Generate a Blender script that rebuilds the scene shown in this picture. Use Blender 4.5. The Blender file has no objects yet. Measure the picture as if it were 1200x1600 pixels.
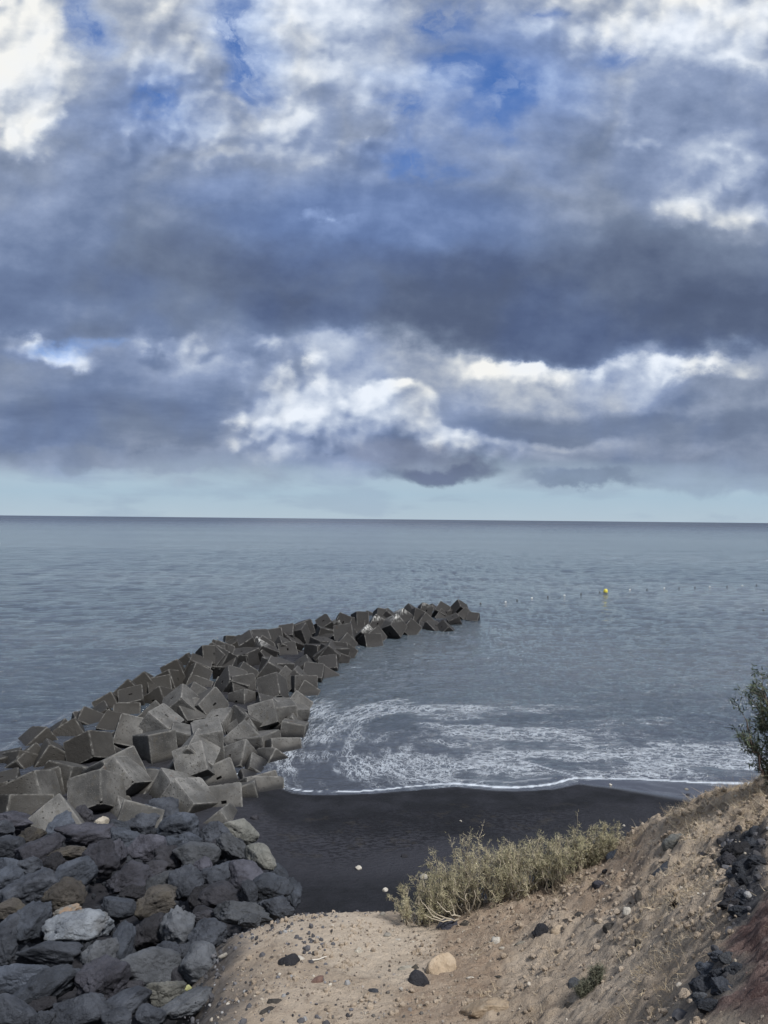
import bpy, bmesh, math, random
import numpy as np
from mathutils import Vector, Matrix, noise as mn
sc = bpy.context.scene
rad = math.radians
# ------------------------------------------------------------------ camera
CAM_H = 11.5; FPX = 1200.0; PITCH = 0.0092; ROLL = 0.010
_R = np.array([1, 0, 0.]); _F = np.array([0, math.cos(PITCH), math.sin(PITCH)]); _U = np.array([0, -math.sin(PITCH), math.cos(PITCH)])
XC = math.cos(ROLL) * _R + math.sin(ROLL) * _U
YC = math.cos(ROLL) * _U - math.sin(ROLL) * _R
CAM = np.array([0, 0, CAM_H])
cd = bpy.data.cameras.new("camera"); cam = bpy.data.objects.new("camera", cd); sc.collection.objects.link(cam)
cd.sensor_fit = 'VERTICAL'; cd.sensor_height = 24; cd.lens = 18.0; cd.clip_start = 0.1; cd.clip_end = 80000
M = Matrix(((XC[0], YC[0], -_F[0], 0), (XC[1], YC[1], -_F[1], 0), (XC[2], YC[2], -_F[2], CAM_H), (0, 0, 0, 1)))
cam.matrix_world = M
sc.camera = cam
def ray(px, py):
    d = _F + (px - 600) / FPX * XC - (py - 800) / FPX * YC
    return d / d[1]
def at_z(px, py, z):
    d = ray(px, py); return CAM + d * ((z - CAM_H) / d[2])
# ------------------------------------------------------------------ light
SUN_EL, SUN_AZ = 54.0, 138.0          # azimuth clockwise from +Y: from the right
sc.view_settings.view_transform = 'Standard'; sc.view_settings.look = 'None'
sc.view_settings.gamma = 1.0; sc.view_settings.exposure = 0.0
sd = bpy.data.lights.new("sun", 'SUN'); sun = bpy.data.objects.new("sun", sd); sc.collection.objects.link(sun)
sd.energy = 4.9; sd.angle = rad(10); sd.color = (1.0, 0.97, 0.93)
_a, _e = rad(SUN_AZ), rad(SUN_EL)
sdir = Vector((math.sin(_a) * math.cos(_e), math.cos(_a) * math.cos(_e), math.sin(_e)))
sun.rotation_euler = sdir.to_track_quat('Z', 'Y').to_euler(); sun.location = (0, 0, 60)
# ------------------------------------------------------------------ node helper
class NT:
    def __init__(s, tree): s.t = tree; s.n = tree.nodes; s.l = tree.links
    def put(s, sock, v):
        if isinstance(v, bpy.types.NodeSocket): s.l.new(v, sock)
        elif v is not None:
            if sock.type == 'VECTOR' and not hasattr(v, '__len__'): v = (v, v, v)
            if sock.type == 'RGBA' and len(v) == 3: v = (*v, 1)
            sock.default_value = v
    def math(s, op, a, b=None, c=None, clamp=False):
        n = s.n.new('ShaderNodeMath'); n.operation = op; n.use_clamp = clamp
        for i, v in enumerate((a, b, c)):
            if v is not None: s.put(n.inputs[i], v)
        return n.outputs[0]
    def vmath(s, op, a, b=None, out=0):
        n = s.n.new('ShaderNodeVectorMath'); n.operation = op
        s.put(n.inputs[0], a)
        if b is not None:
            s.put(n.inputs['Scale'] if op == 'SCALE' else n.inputs[1], b)
        return n.outputs['Value'] if op in ('LENGTH', 'DOT_PRODUCT', 'DISTANCE') else n.outputs[0]
    def comb(s, x, y, z):
        n = s.n.new('ShaderNodeCombineXYZ'); s.put(n.inputs[0], x); s.put(n.inputs[1], y); s.put(n.inputs[2], z); return n.outputs[0]
    def sep(s, v):
        n = s.n.new('ShaderNodeSeparateXYZ'); s.put(n.inputs[0], v); return n.outputs
    def noise(s, vec, scale, detail=4, rough=0.55, dist=0.0, col=False, lac=2.0, dim='3D'):
        n = s.n.new('ShaderNodeTexNoise'); n.noise_dimensions = dim; s.put(n.inputs['Vector'], vec)
        n.inputs['Scale'].default_value = scale; n.inputs['Detail'].default_value = detail
        n.inputs['Roughness'].default_value = rough; n.inputs['Distortion'].default_value = dist; n.inputs['Lacunarity'].default_value = lac
        return n.outputs['Color' if col else 'Fac']
    def voro(s, vec, scale, feature='F1', out='Distance', rnd=1.0, dim='3D'):
        n = s.n.new('ShaderNodeTexVoronoi'); n.voronoi_dimensions = dim; n.feature = feature; s.put(n.inputs['Vector'], vec)
        n.inputs['Scale'].default_value = scale; n.inputs['Randomness'].default_value = rnd
        return n.outputs[out]
    def mapr(s, v, a, b, c=0.0, d=1.0, kind='SMOOTHSTEP'):
        n = s.n.new('ShaderNodeMapRange'); n.interpolation_type = kind
        for i, q in enumerate((v, a, b, c, d)): s.put(n.inputs[i], q)
        return n.outputs[0]
    def mix(s, f, a, b, kind='MIX'):
        n = s.n.new('ShaderNodeMix'); n.data_type = 'RGBA'; n.blend_type = kind
        s.put(n.inputs[0], f); s.put(n.inputs[6], a); s.put(n.inputs[7], b); return n.outputs[2]
    def fmix(s, f, a, b):
        n = s.n.new('ShaderNodeMix'); n.data_type = 'FLOAT'
        s.put(n.inputs[0], f); s.put(n.inputs[2], a); s.put(n.inputs[3], b); return n.outputs[0]
    def ramp(s, f, stops, kind='LINEAR'):
        n = s.n.new('ShaderNodeValToRGB'); s.put(n.inputs[0], f); cr = n.color_ramp; cr.interpolation = kind
        while len(cr.elements) < len(stops): cr.elements.new(0.5)
        for e, (p, c) in zip(cr.elements, stops): e.position = p; e.color = (*c, 1) if len(c) == 3 else c
        return n.outputs[0]
    def mapping(s, v, loc=(0, 0, 0), rot=(0, 0, 0), scl=(1, 1, 1), kind='POINT'):
        n = s.n.new('ShaderNodeMapping'); n.vector_type = kind; s.put(n.inputs[0], v)
        n.inputs[1].default_value = loc; n.inputs[2].default_value = rot; n.inputs[3].default_value = scl; return n.outputs[0]
    def attr(s, name, out='Fac'):
        n = s.n.new('ShaderNodeAttribute'); n.attribute_name = name; return n.outputs[out]
    def bump(s, h, dist, strength=1.0, nrm=None):
        n = s.n.new('ShaderNodeBump'); s.put(n.inputs['Height'], h); s.put(n.inputs['Distance'], dist); s.put(n.inputs['Strength'], strength)
        if nrm is not None: s.put(n.inputs['Normal'], nrm)
        return n.outputs[0]
def srgb(r, g, b):
    f = lambda c: (c / 255 / 12.92) if c / 255 <= 0.04045 else ((c / 255 + 0.055) / 1.055) ** 2.4
    return (f(r), f(g), f(b))
def new_mat(name):
    m = bpy.data.materials.new(name); m.use_nodes = True; m.node_tree.nodes.clear()
    k = NT(m.node_tree); o = k.n.new('ShaderNodeOutputMaterial'); b = k.n.new('ShaderNodeBsdfPrincipled')
    k.l.new(b.outputs[0], o.inputs[0]); return m, k, b
# ------------------------------------------------------------------ sky
world = bpy.data.worlds.new("World"); sc.world = world; world.use_nodes = True
world.node_tree.nodes.clear(); k = NT(world.node_tree)
world.cycles.sampling_method = 'MANUAL'; world.cycles.sample_map_resolution = 512
wo = k.n.new('ShaderNodeOutputWorld')
sky = k.n.new('ShaderNodeTexSky'); sky.sky_type = 'NISHITA'; sky.sun_disc = False
sky.sun_elevation = rad(SUN_EL); sky.sun_rotation = rad(SUN_AZ); sky.altitude = 10
def build_sky():
    tc = k.n.new('ShaderNodeTexCoord').outputs['Generated']
    d = k.sep(tc)
    ys = k.math('MAXIMUM', d[1], 0.12)
    u = k.math('DIVIDE', d[0], ys); v = k.math('DIVIDE', d[2], ys)
    uv = k.comb(u, v, 0.0)
    # domain warp; flatter towards the horizon
    st = k.mapping(uv, scl=(1.0, 1.45, 1.0))
    n1 = k.noise(st, 3.0, 3, 0.5, 0.0, col=True, dim='2D')
    n2 = k.noise(st, 10.0, 7, 0.57, 0.0, col=True, dim='2D')
    w1 = k.vmath('SCALE', k.vmath('SUBTRACT', n1, (0.5, 0.5, 0.5)), 0.17)
    w2 = k.vmath('SCALE', k.vmath('SUBTRACT', n2, (0.5, 0.5, 0.5)), 0.095)
    soft = k.vmath('ADD', uv, k.vmath('MULTIPLY', k.vmath('ADD', w1, w2), (1, 0.7, 0)))
    puff = k.vmath('ADD', uv, k.vmath('MULTIPLY', k.vmath('ADD', k.vmath('SCALE', w1, 0.18), k.vmath('SCALE', w2, 0.6)), (1, 0.9, 0)))
    def fb(vec): return k.noise(vec, 5.5, 9, 0.56, 0.0, dim='2D')
    det = fb(st); emb = k.math('SUBTRACT', det, fb(k.vmath('ADD', st, (-0.012, 0.026, 0))))      # billows lit from above
    det2 = k.noise(k.mapping(uv, scl=(1.0, 4.5, 1.0)), 4.0, 7, 0.55, 0.15, dim='2D')        # stratus streaks
    detm = k.math('SUBTRACT', det, 0.5); det2m = k.math('SUBTRACT', det2, 0.5)
    # cauliflower heads
    bw = k.vmath('ADD', k.vmath('ADD', uv, k.vmath('SCALE', w2, 0.45)), (5, 3, 0))
    def cf(vec):
        s = None
        for sc_, wt in ((13, .55), (27, .30), (60, .15)):
            q = k.math('MULTIPLY', k.voro(vec, sc_, 'SMOOTH_F1', dim='2D'), wt); s = q if s is None else k.math('ADD', s, q)
        return s
    bill = cf(bw); billm = k.math('SUBTRACT', 0.42, bill)
    bemb = k.math('SUBTRACT', cf(k.vmath('ADD', bw, (-0.006, 0.012, 0))), bill)
    def layer(L, px, py, rx, ry, ang, sf, vt, vb, op=1.0, nz=0.24, crisp=False, streak=False, cs=0.75):
        c = ray(px, py); cu, cv = c[0], c[2]
        src = k.vmath('ADD', puff if crisp else soft, k.comb(0.0, 0.0, L))      # each layer waits for the one below
        m = k.mapping(src, loc=(cu, cv, 0), rot=(0, 0, rad(ang)), scl=(rx / FPX, ry / FPX, 1e6), kind='TEXTURE')
        ln = k.vmath('LENGTH', m)
        if crisp: ln = k.math('MULTIPLY_ADD', billm, -0.9, ln)
        mask = k.mapr(ln, 1 + sf, 1 - sf, 0.0, op)
        y = k.sep(m)[1]
        val = k.math('MULTIPLY_ADD', y, (vt - vb) * 0.5, (vt + vb) * 0.5)
        val = k.math('MULTIPLY_ADD', det2m if streak else detm, nz, val)
        if crisp: val = k.math('MULTIPLY_ADD', bemb, 1.1 * cs, k.math('MULTIPLY_ADD', billm, 0.30 * cs, val))
        return k.fmix(mask, L, val)
    L = k.math('MULTIPLY_ADD', detm, 0.30, 0.50)
    for a in SKY_LAYERS: L = layer(L, **a)
    # generic broken cloud elsewhere (sides and behind)
    gen = k.math('MULTIPLY_ADD', k.math('SUBTRACT', k.noise(tc, 3.0, 8, 0.6, 0.3), 0.5), 1.1, 0.64)
    front = k.mapr(d[1], 0.30, 0.62)
    up = k.mapr(v, 0.80, 1.1, 1.0, 0.0)
    L = k.fmix(k.math('MULTIPLY', front, up), gen, L)
    L = k.math('MULTIPLY_ADD', emb, k.mapr(L, 0.25, 0.75, 0.2, 0.8), L)
    L = k.math('MINIMUM', k.math('MAXIMUM', L, 0.0), 1.0)
    col = k.ramp(L, [(0.0, srgb(66, 77, 103)), (0.22, srgb(87, 100, 127)), (0.40, srgb(117, 131, 156)), (0.55, srgb(148, 160, 182)),
                     (0.72, srgb(192, 199, 209)), (0.86, srgb(224, 227, 229)), (1.0, srgb(246, 246, 243))])
    # bluer veils where the cloud thins
    tm = k.math('MULTIPLY', k.mapr(k.noise(uv, 3.5, 4, 0.55, dim='2D'), 0.42, 0.62), 0.35)
    for (px, py, rx, ry, op) in ((760, 130, 190, 150, .9), (400, 60, 100, 110, .7), (220, 170, 130, 80, .7), (640, 250, 120, 70, .7), (560, 340, 330, 110, .8), (130, 60, 60, 50, .6), (900, 90, 90, 60, .5), (100, 560, 120, 30, .5), (350, 300, 150, 70, .6)):
        c = ray(px, py)
        m = k.mapping(k.vmath('ADD', soft, k.comb(0.0, 0.0, tm)), loc=(c[0], c[2], 0), scl=(rx / FPX, ry / FPX, 1e6), kind='TEXTURE')
        tm = k.math('MAXIMUM', tm, k.mapr(k.vmath('LENGTH', m), 1.3, 0.2, 0, op))
    col = k.mix(tm, col, k.mix(1.0, col, (0.74, 0.92, 1.28), 'MULTIPLY'))
    # horizon strip: clear pale band with thin low streaks
    ee = k.math('MULTIPLY_ADD', det2m, 0.05, v)
    strip = k.ramp(k.mapr(v, 0.0, 0.09, kind='LINEAR'), [(0, srgb(182, 200, 212)), (0.35, srgb(172, 196, 212)), (0.7, srgb(178, 199, 214)), (1, srgb(164, 182, 202))])
    strip = k.mix(k.mapr(det2, 0.50, 0.64, 0, 0.35), strip, srgb(150, 168, 190))
    sm = k.math('MULTIPLY', k.mapr(ee, 0.085, 0.040), k.mapr(d[1], 0.1, 0.3))
    col = k.mix(k.math('MULTIPLY', sm, 0.92), col, strip)
    # low cloud bases hanging into the strip
    for (px, py, rx, ry, ang, c1, op) in ((640, 718, 118, 24, -12, srgb(124, 134, 158), .7), (690, 742, 84, 14, 0, srgb(98, 110, 138), .85), (905, 748, 85, 10, 2, srgb(118, 134, 160), .75), (1110, 742, 160, 24, 0, srgb(136, 152, 176), .55), (250, 716, 260, 14, 0, srgb(136, 150, 174), .5)):
        c = ray(px, py)
        m = k.mapping(k.vmath('ADD', puff, k.comb(0.0, 0.0, L)), loc=(c[0], c[2], 0), rot=(0, 0, rad(ang)), scl=(rx / FPX, ry / FPX, 1e6), kind='TEXTURE')
        c1v = k.mix(k.mapr(detm, -.2, .2, 0, 1, kind='LINEAR'), tuple(q * .78 for q in c1), tuple(q * 1.28 for q in c1))
        col = k.mix(k.mapr(k.math('MULTIPLY_ADD', billm, -0.9, k.vmath('LENGTH', m)), 1.35, 0.6, 0, op), col, c1v)
    # holes of blue sky
    hole = k.math('MULTIPLY', L, 0.0)
    for (px, py, rx, ry, ang, op) in SKY_HOLES:
        c = ray(px, py)
        m = k.mapping(k.vmath('ADD', soft, k.comb(0.0, 0.0, hole)), loc=(c[0], c[2], 0), rot=(0, 0, rad(ang)), scl=(rx / FPX, ry / FPX, 1e6), kind='TEXTURE')
        hole = k.math('MAXIMUM', hole, k.mapr(k.math('MULTIPLY_ADD', billm, -1.3, k.math('MULTIPLY_ADD', detm, 3.2, k.vmath('LENGTH', m))), 2.3, 0.0, 0, op))
    hole = k.math('MULTIPLY', hole, k.mapr(k.noise(k.vmath('ADD', soft, (2, 7, 0)), 26.0, 5, 0.6, dim='2D'), .34, .58, .45, 1.0))
    bg1 = k.n.new('ShaderNodeBackground'); bg1.inputs[1].default_value = 0.12
    tint = k.mix(1.0, sky.outputs[0], (0.46, 0.76, 1.25), 'MULTIPLY')
    k.l.new(tint, bg1.inputs[0])
    bg2 = k.n.new('ShaderNodeBackground'); bg2.inputs[1].default_value = 1.0; k.l.new(col, bg2.inputs[0])
    ms = k.n.new('ShaderNodeMixShader'); k.l.new(hole, ms.inputs[0]); k.l.new(bg2.outputs[0], ms.inputs[1]); k.l.new(bg1.outputs[0], ms.inputs[2])
    k.l.new(ms.outputs[0], wo.inputs[0])
def Y(px, py, rx, ry, ang=0, sf=0.35, vt=0.5, vb=0.5, **kw): return dict(px=px, py=py, rx=rx, ry=ry, ang=ang, sf=sf, vt=vt, vb=vb, **kw)
SKY_LAYERS = [
    # upper veil
    Y(600, 190, 900, 230, 0, .4, .56, .50), Y(230, 240, 230, 110, 10, .6, .46, .42), Y(1060, 200, 230, 90, 0, .6, .50, .44),
    # white tops
    Y(480, 90, 200, 120, -8, .40, .86, .66), Y(310, 140, 115, 150, 12, .6, .70, .54, crisp=True), Y(30, 100, 95, 120, 0, .3, .96, .86, crisp=True), Y(500, 50, 130, 70, 0, .5, .82, .70, crisp=True),
    Y(140, 40, 70, 60, 0, .6, .66, .6), Y(540, 190, 95, 90, 30, .5, .72, .56, crisp=True), Y(530, 160, 80, 52, 10, .6, .50, .48), Y(560, 265, 45, 50, 0, .6, .68, .54, crisp=True), Y(440, 195, 55, 55, 30, .5, .78, .62, crisp=True),
    Y(740, 40, 120, 60, 0, .6, .60, .52), Y(1010, 45, 200, 72, -4, .6, .68, .56, crisp=True), Y(975, 45, 55, 26, 0, .6, .96, .86, crisp=True), Y(1120, 55, 100, 60, 10, .4, .92, .76, crisp=True),
    Y(900, 140, 160, 50, 10, .7, .60, .54), Y(1000, 190, 60, 45, 0, .6, .66, .56, crisp=True), Y(1100, 160, 150, 50, 0, .6, .50, .44), Y(1110, 245, 90, 40, 20, .6, .62, .54),
    # the dark deck
    Y(600, 390, 1000, 125, 0, .40, .46, .34), Y(420, 320, 170, 60, 0, .7, .44, .40), Y(140, 440, 260, 85, 0, .5, .40, .36), Y(160, 500, 300, 45, 0, .5, .36, .38),
    Y(780, 465, 440, 70, -3, .45, .26, .22), Y(1000, 515, 330, 46, -5, .4, .20, .24), Y(520, 445, 190, 50, 0, .6, .28, .26), Y(980, 400, 130, 60, 0, .7, .28, .3),
    Y(1125, 335, 75, 30, -10, .7, .78, .60, crisp=True), Y(1150, 265, 50, 40, 0, .7, .64, .52, crisp=True), Y(860, 310, 60, 40, -20, .8, .52, .46), Y(650, 365, 45, 40, 0, .9, .46, .42), Y(60, 330, 130, 60, 0, .7, .48, .42), Y(522, 342, 16, 10, 30, .8, .66, .6),
    # beneath the deck
    Y(600, 660, 1100, 108, 0, .20, .56, .50, nz=.30, streak=True),
    Y(130, 650, 290, 60, 0, .5, .43, .38, nz=.40, streak=True), Y(60, 600, 200, 34, 0, .6, .46, .42, streak=True), Y(70, 548, 52, 13, -14, .8, .96, .80, crisp=True, cs=1.0),
    Y(800, 595, 400, 26, -2, .6, .80, .64, streak=True), Y(640, 566, 120, 26, -6, .6, .86, .70, crisp=True, cs=1.0), Y(820, 584, 110, 16, -3, .5, .96, .82, crisp=True, cs=1.0), Y(1060, 582, 105, 15, 0, .7, .86, .74, crisp=True, cs=1.0), Y(300, 556, 90, 18, 0, .6, .76, .64, crisp=True, cs=1.0), Y(880, 635, 320, 26, 0, .6, .60, .54, streak=True),
    Y(570, 570, 110, 40, 0, .5, .66, .60), Y(440, 590, 60, 50, 0, .45, .84, .70, crisp=True, cs=1.0), Y(460, 660, 85, 62, 0, .3, .84, .66, crisp=True, cs=1.0), Y(410, 700, 50, 24, 0, .5, .62, .54, crisp=True, cs=1.0), Y(500, 690, 70, 30, 0, .3, .66, .50, crisp=True, cs=1.0), Y(590, 650, 86, 56, 0, .2, .88, .62, crisp=True, cs=1.0), Y(655, 690, 115, 44, -16, .2, .80, .40, crisp=True, cs=1.0), Y(690, 735, 90, 20, -4, .35, .40, .28, crisp=True, cs=1.0),
    Y(790, 705, 40, 18, 0, .5, .64, .54, crisp=True, cs=1.0), Y(975, 665, 270, 34, 0, .5, .40, .38, streak=True), Y(890, 694, 110, 9, 3, .9, .60, .54, op=.7), Y(930, 718, 130, 8, 3, .9, .58, .54, op=.7), Y(1080, 730, 190, 26, 0, .5, .44, .44, streak=True),
    Y(478, 565, 24, 40, 14, .8, .38, .36, op=.8), Y(250, 577, 46, 15, 0, .7, .38, .36, op=.85), Y(395, 560, 60, 18, 0, .8, .38, .36, op=.8), Y(1150, 605, 90, 24, 0, .5, .40, .40),
]
SKY_HOLES = [(382, 50, 28, 56, 4, .95), (372, 5, 30, 20, 0, .8), (222, 158, 24, 11, 0, .85), (745, 150, 32, 46, 20, .9), (700, 100, 26, 22, 0, .75), (770, 180, 22, 18, 0, .7), (695, 10, 30, 18, 0, .85), (642, 262, 22, 15, 0, .65), (122, 52, 22, 18, 0, .85), (820, 12, 30, 14, 0, .7), (130, 558, 30, 8, 0, .6), (640, 175, 16, 26, 0, .7), (935, 75, 30, 16, 0, .5)]
build_sky()
# ------------------------------------------------------------------ helpers
def link(o): sc.collection.objects.link(o); return o
def tag(o, label=None, cat=None, group=None, kind=None):
    if label: o['label'] = label
    if cat: o['category'] = cat
    if group: o['group'] = group
    if kind: o['kind'] = kind
    return o
def mesh_np(name, V, F, mat=None, smooth=True, parent=None):
    me = bpy.data.meshes.new(name)
    V = np.asarray(V, np.float32); F = np.asarray(F, np.int32)
    me.vertices.add(len(V)); me.vertices.foreach_set('co', V.ravel())
    n = F.shape[1]
    me.loops.add(F.size); me.loops.foreach_set('vertex_index', F.ravel())
    me.polygons.add(len(F)); me.polygons.foreach_set('loop_start', np.arange(0, F.size, n, dtype=np.int32))
    me.polygons.foreach_set('loop_total', np.full(len(F), n, np.int32))
    me.polygons.foreach_set('use_smooth', np.full(len(F), smooth))
    me.update(); me.validate()
    if mat: me.materials.append(mat)
    o = bpy.data.objects.new(name, me); link(o)
    if parent: o.parent = parent
    return o
def fattr(o, name, a):
    at = o.data.attributes.new(name, 'FLOAT', 'POINT'); at.data.foreach_set('value', np.asarray(a, np.float32).ravel())
def vattr(o, name, a):
    at = o.data.attributes.new(name, 'FLOAT_VECTOR', 'POINT'); at.data.foreach_set('vector', np.asarray(a, np.float32).ravel())
def grid_faces(nr, nc):
    i = np.arange(nr * nc).reshape(nr, nc)
    return np.stack([i[:-1, :-1], i[:-1, 1:], i[1:, 1:], i[1:, :-1]], -1).reshape(-1, 4)
_rs = np.random.RandomState(3); _perm = _rs.permutation(4096); _grad = _rs.uniform(0, 2 * np.pi, 4096)
def pn(x, y, seed=0):                      # 2-d gradient noise, about -0.7..0.7
    xi = np.floor(x).astype(np.int64); yi = np.floor(y).astype(np.int64); xf = x - xi; yf = y - yi
    def g(ix, iy, dx, dy):
        h = _perm[(ix + _perm[(iy + seed * 131) & 4095]) & 4095]; a = _grad[h]; return np.cos(a) * dx + np.sin(a) * dy
    s = xf * xf * xf * (xf * (xf * 6 - 15) + 10); t = yf * yf * yf * (yf * (yf * 6 - 15) + 10)
    a = g(xi, yi, xf, yf); b = g(xi + 1, yi, xf - 1, yf); c = g(xi, yi + 1, xf, yf - 1); d = g(xi + 1, yi + 1, xf - 1, yf - 1)
    return (a + s * (b - a)) + t * ((c + s * (d - c)) - (a + s * (b - a)))
def fbm(x, y, f, oct=5, gain=0.5, seed=0):
    r = 0; a = 1.0
    for i in range(oct): r = r + a * pn(x * f, y * f, seed + i * 7); a *= gain; f *= 2.03
    return r
def sstep(a, b, x): t = np.clip((x - a) / (b - a), 0, 1); return t * t * (3 - 2 * t)
# ------------------------------------------------------------------ ground heights
SHORE_PX = [(-700, 1225), (-200, 1225), (250, 1212), (380, 1210), (425, 1218), (445, 1229), (462, 1235), (490, 1237.5), (520, 1238), (560, 1237), (600, 1234), (640, 1229.5), (690, 1225.5), (712, 1224.5), (740, 1227), (770, 1230), (800, 1231), (830, 1229.5), (862, 1226), (880, 1221), (900, 1216), (950, 1216.5), (1000, 1218), (1040, 1220), (1100, 1223.5), (1170, 1225), (1300, 1222), (1700, 1215), (2400, 1200)]
SH = np.array([at_z(px, py, 0.0)[:2] for px, py in SHORE_PX])
SH = np.vstack([[(-400, SH[0, 1] - 3)], SH, [(400, SH[-1, 1] + 30)]])
def shore_y(x): return np.interp(x, SH[:, 0], SH[:, 1])
def shore_d(x, y):                        # + inland, along -y, foreshortened by nothing
    return shore_y(x) - y
def beach_z(x, y):
    d = shore_d(x, y)
    z = np.where(d > 0, 0.028 * d + 0.0042 * np.clip(d, 0, 14) ** 2 * 0.8, 0.07 * d)
    z = np.maximum(z, -6.0)
    return z + np.clip(d, 0, 1) * (0.05 * fbm(x, y, 0.25, 3, seed=4) + 0.018 * fbm(x, y, 1.6, 4, seed=5))
def ctrl(px, py, Yd): 
    d = ray(px, py); P = CAM + d * Yd; return (P[0], P[1], P[2])
CT = [ctrl(*a) for a in [(450, 1434, 16), (520, 1428, 16.2), (600, 1428, 16.3), (650, 1438, 15.6), (540, 1500, 13.4), (600, 1500, 13.5), (700, 1500, 13.2), (600, 1600, 11), (500, 1600, 11), (350, 1600, 11.2), (400, 1560, 12), (430, 1490, 13.6), (330, 1600, 11.3),
    (600, 1800, 8.4), (300, 1800, 8.6), (1010, 1296, 14.6), (962, 1322, 15.2), (1100, 1248, 14.2), (1200, 1216, 13.6), (900, 1350, 15.6), (800, 1392, 16.0), (720, 1420, 16.0), (680, 1445, 15.4),
    (800, 1500, 12.6), (800, 1600, 10.4), (700, 1600, 10.8), (800, 1440, 14.2), (880, 1430, 13.3), (900, 1480, 11.9), (900, 1560, 10.3), (950, 1380, 13.4), (1000, 1340, 13.2), (1000, 1400, 11.8), (1000, 1500, 9.6), (1000, 1600, 7.9), (1100, 1300, 12.2), (1100, 1400, 9.7), (1100, 1500, 7.4), (1100, 1600, 5.7),
    (1200, 1300, 10.8), (1200, 1400, 8.2), (1200, 1500, 6.0), (1200, 1600, 4.6)]]
CT += [(-3, 0, 9.6), (0, 0, 9.7), (3, 0, 9.9), (7, 0, 10.2), (-7, 0, 9.0), (0, 3.2, 7.9), (-4, 4, 6.6), (3, 2.6, 9.3), (6, 3, 9.6), (10, 5, 9.8), (10, 10, 8.6), (12, 14, 7.6), (15, 10, 9), (15, 0, 10.4), (15, 18, 5.0), (10, 17, 5.2), (8, 19, 2.6), (5, 18.5, 2.2), (2.5, 19.5, 1.0), (-1, 18.6, 1.6), (-4, 17.5, 1.6), (-6, 13, 2.6), (-6, 9, 3.8), (13, 24, 1.0), (-3.4, 12, 3.2)]
CT = np.array(CT)
def _tps(r2): return 0.5 * r2 * np.log(r2 + 1e-9)
_n = len(CT); _A = _tps(((CT[:, None, :2] - CT[None, :, :2]) ** 2).sum(-1)) + np.eye(_n) * 0.35
_Q = np.hstack([np.ones((_n, 1)), CT[:, :2]]); _Msys = np.block([[_A, _Q], [_Q.T, np.zeros((3, 3))]])
_w = np.linalg.solve(_Msys, np.concatenate([CT[:, 2], np.zeros(3)]))
def bank_base(x, y):
    sh = np.shape(x); x = np.ravel(x).astype(float); y = np.ravel(y).astype(float); out = np.zeros(len(x))
    for s in range(0, len(x), 20000):
        a, b = x[s:s + 20000], y[s:s + 20000]
        out[s:s + 20000] = _tps((a[:, None] - CT[None, :, 0]) ** 2 + (b[:, None] - CT[None, :, 1]) ** 2) @ _w[:_n] + _w[_n] + _w[_n + 1] * a + _w[_n + 2] * b
    return out.reshape(sh)
def bank_z(x, y):
    b = bank_base(x, y)
    rough = sstep(-1, 3.0, np.asarray(x, float))
    z = b + 0.10 * fbm(x, y, 0.7, 3, seed=20) * (0.4 + rough)
    # rills running down the slope to the lower left, clods and crumbs
    u = np.asarray(x) * 0.75 - np.asarray(y) * 0.66; w = np.asarray(x) * 0.66 + np.asarray(y) * 0.75
    z = z + 0.045 * fbm(u * 0.35, w * 1.6, 1.5, 4, 0.55, seed=31)
    cl = fbm(x, y, 3.0, 4, 0.6, seed=40)
    r2 = sstep(2.0, 5.5, np.asarray(x, float) + .35 * (np.asarray(y) - 12))
    z = z + (0.03 + 0.09 * rough) * np.abs(cl) + (0.014 + 0.018 * rough + .03 * r2) * fbm(x, y, 8, 3, 0.6, seed=50)
    tr = fbm(x, y, 1.3, 4, .55, seed=44); z = z + r2 * .07 * (sstep(-.10, .10, tr) - .5) + r2 * .05 * (sstep(.14, .24, tr) - .5)
    return z
def rock_z(x, y):
    x = np.asarray(x, float); y = np.asarray(y, float)
    xe = np.interp(y, [10, 14, 17, 21, 24, 27, 30], [-2.9, -2.6, -2.5, -3.0, -4.2, -5.2, -6.0])
    z = 1.0 + 0.165 * (26 - np.clip(y, 6, 29)) - 1.1 * np.clip(x - xe, 0, 6)
    return z
def march(px, py, fn, off=0.0, y0=2.5, y1=60.0):
    d = ray(px, py); ys = np.arange(y0, y1, 0.03); P = CAM[None] + d[None] * ys[:, None]
    g = fn(P[:, 0], P[:, 1]) + off; h = np.nonzero(P[:, 2] <= g)[0]
    return P[h[0]] if len(h) else P[-1]
def base_march(px, py, off=0.0, y0=2.5): return march(px, py, bank_base, off, y0, 26)
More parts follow.
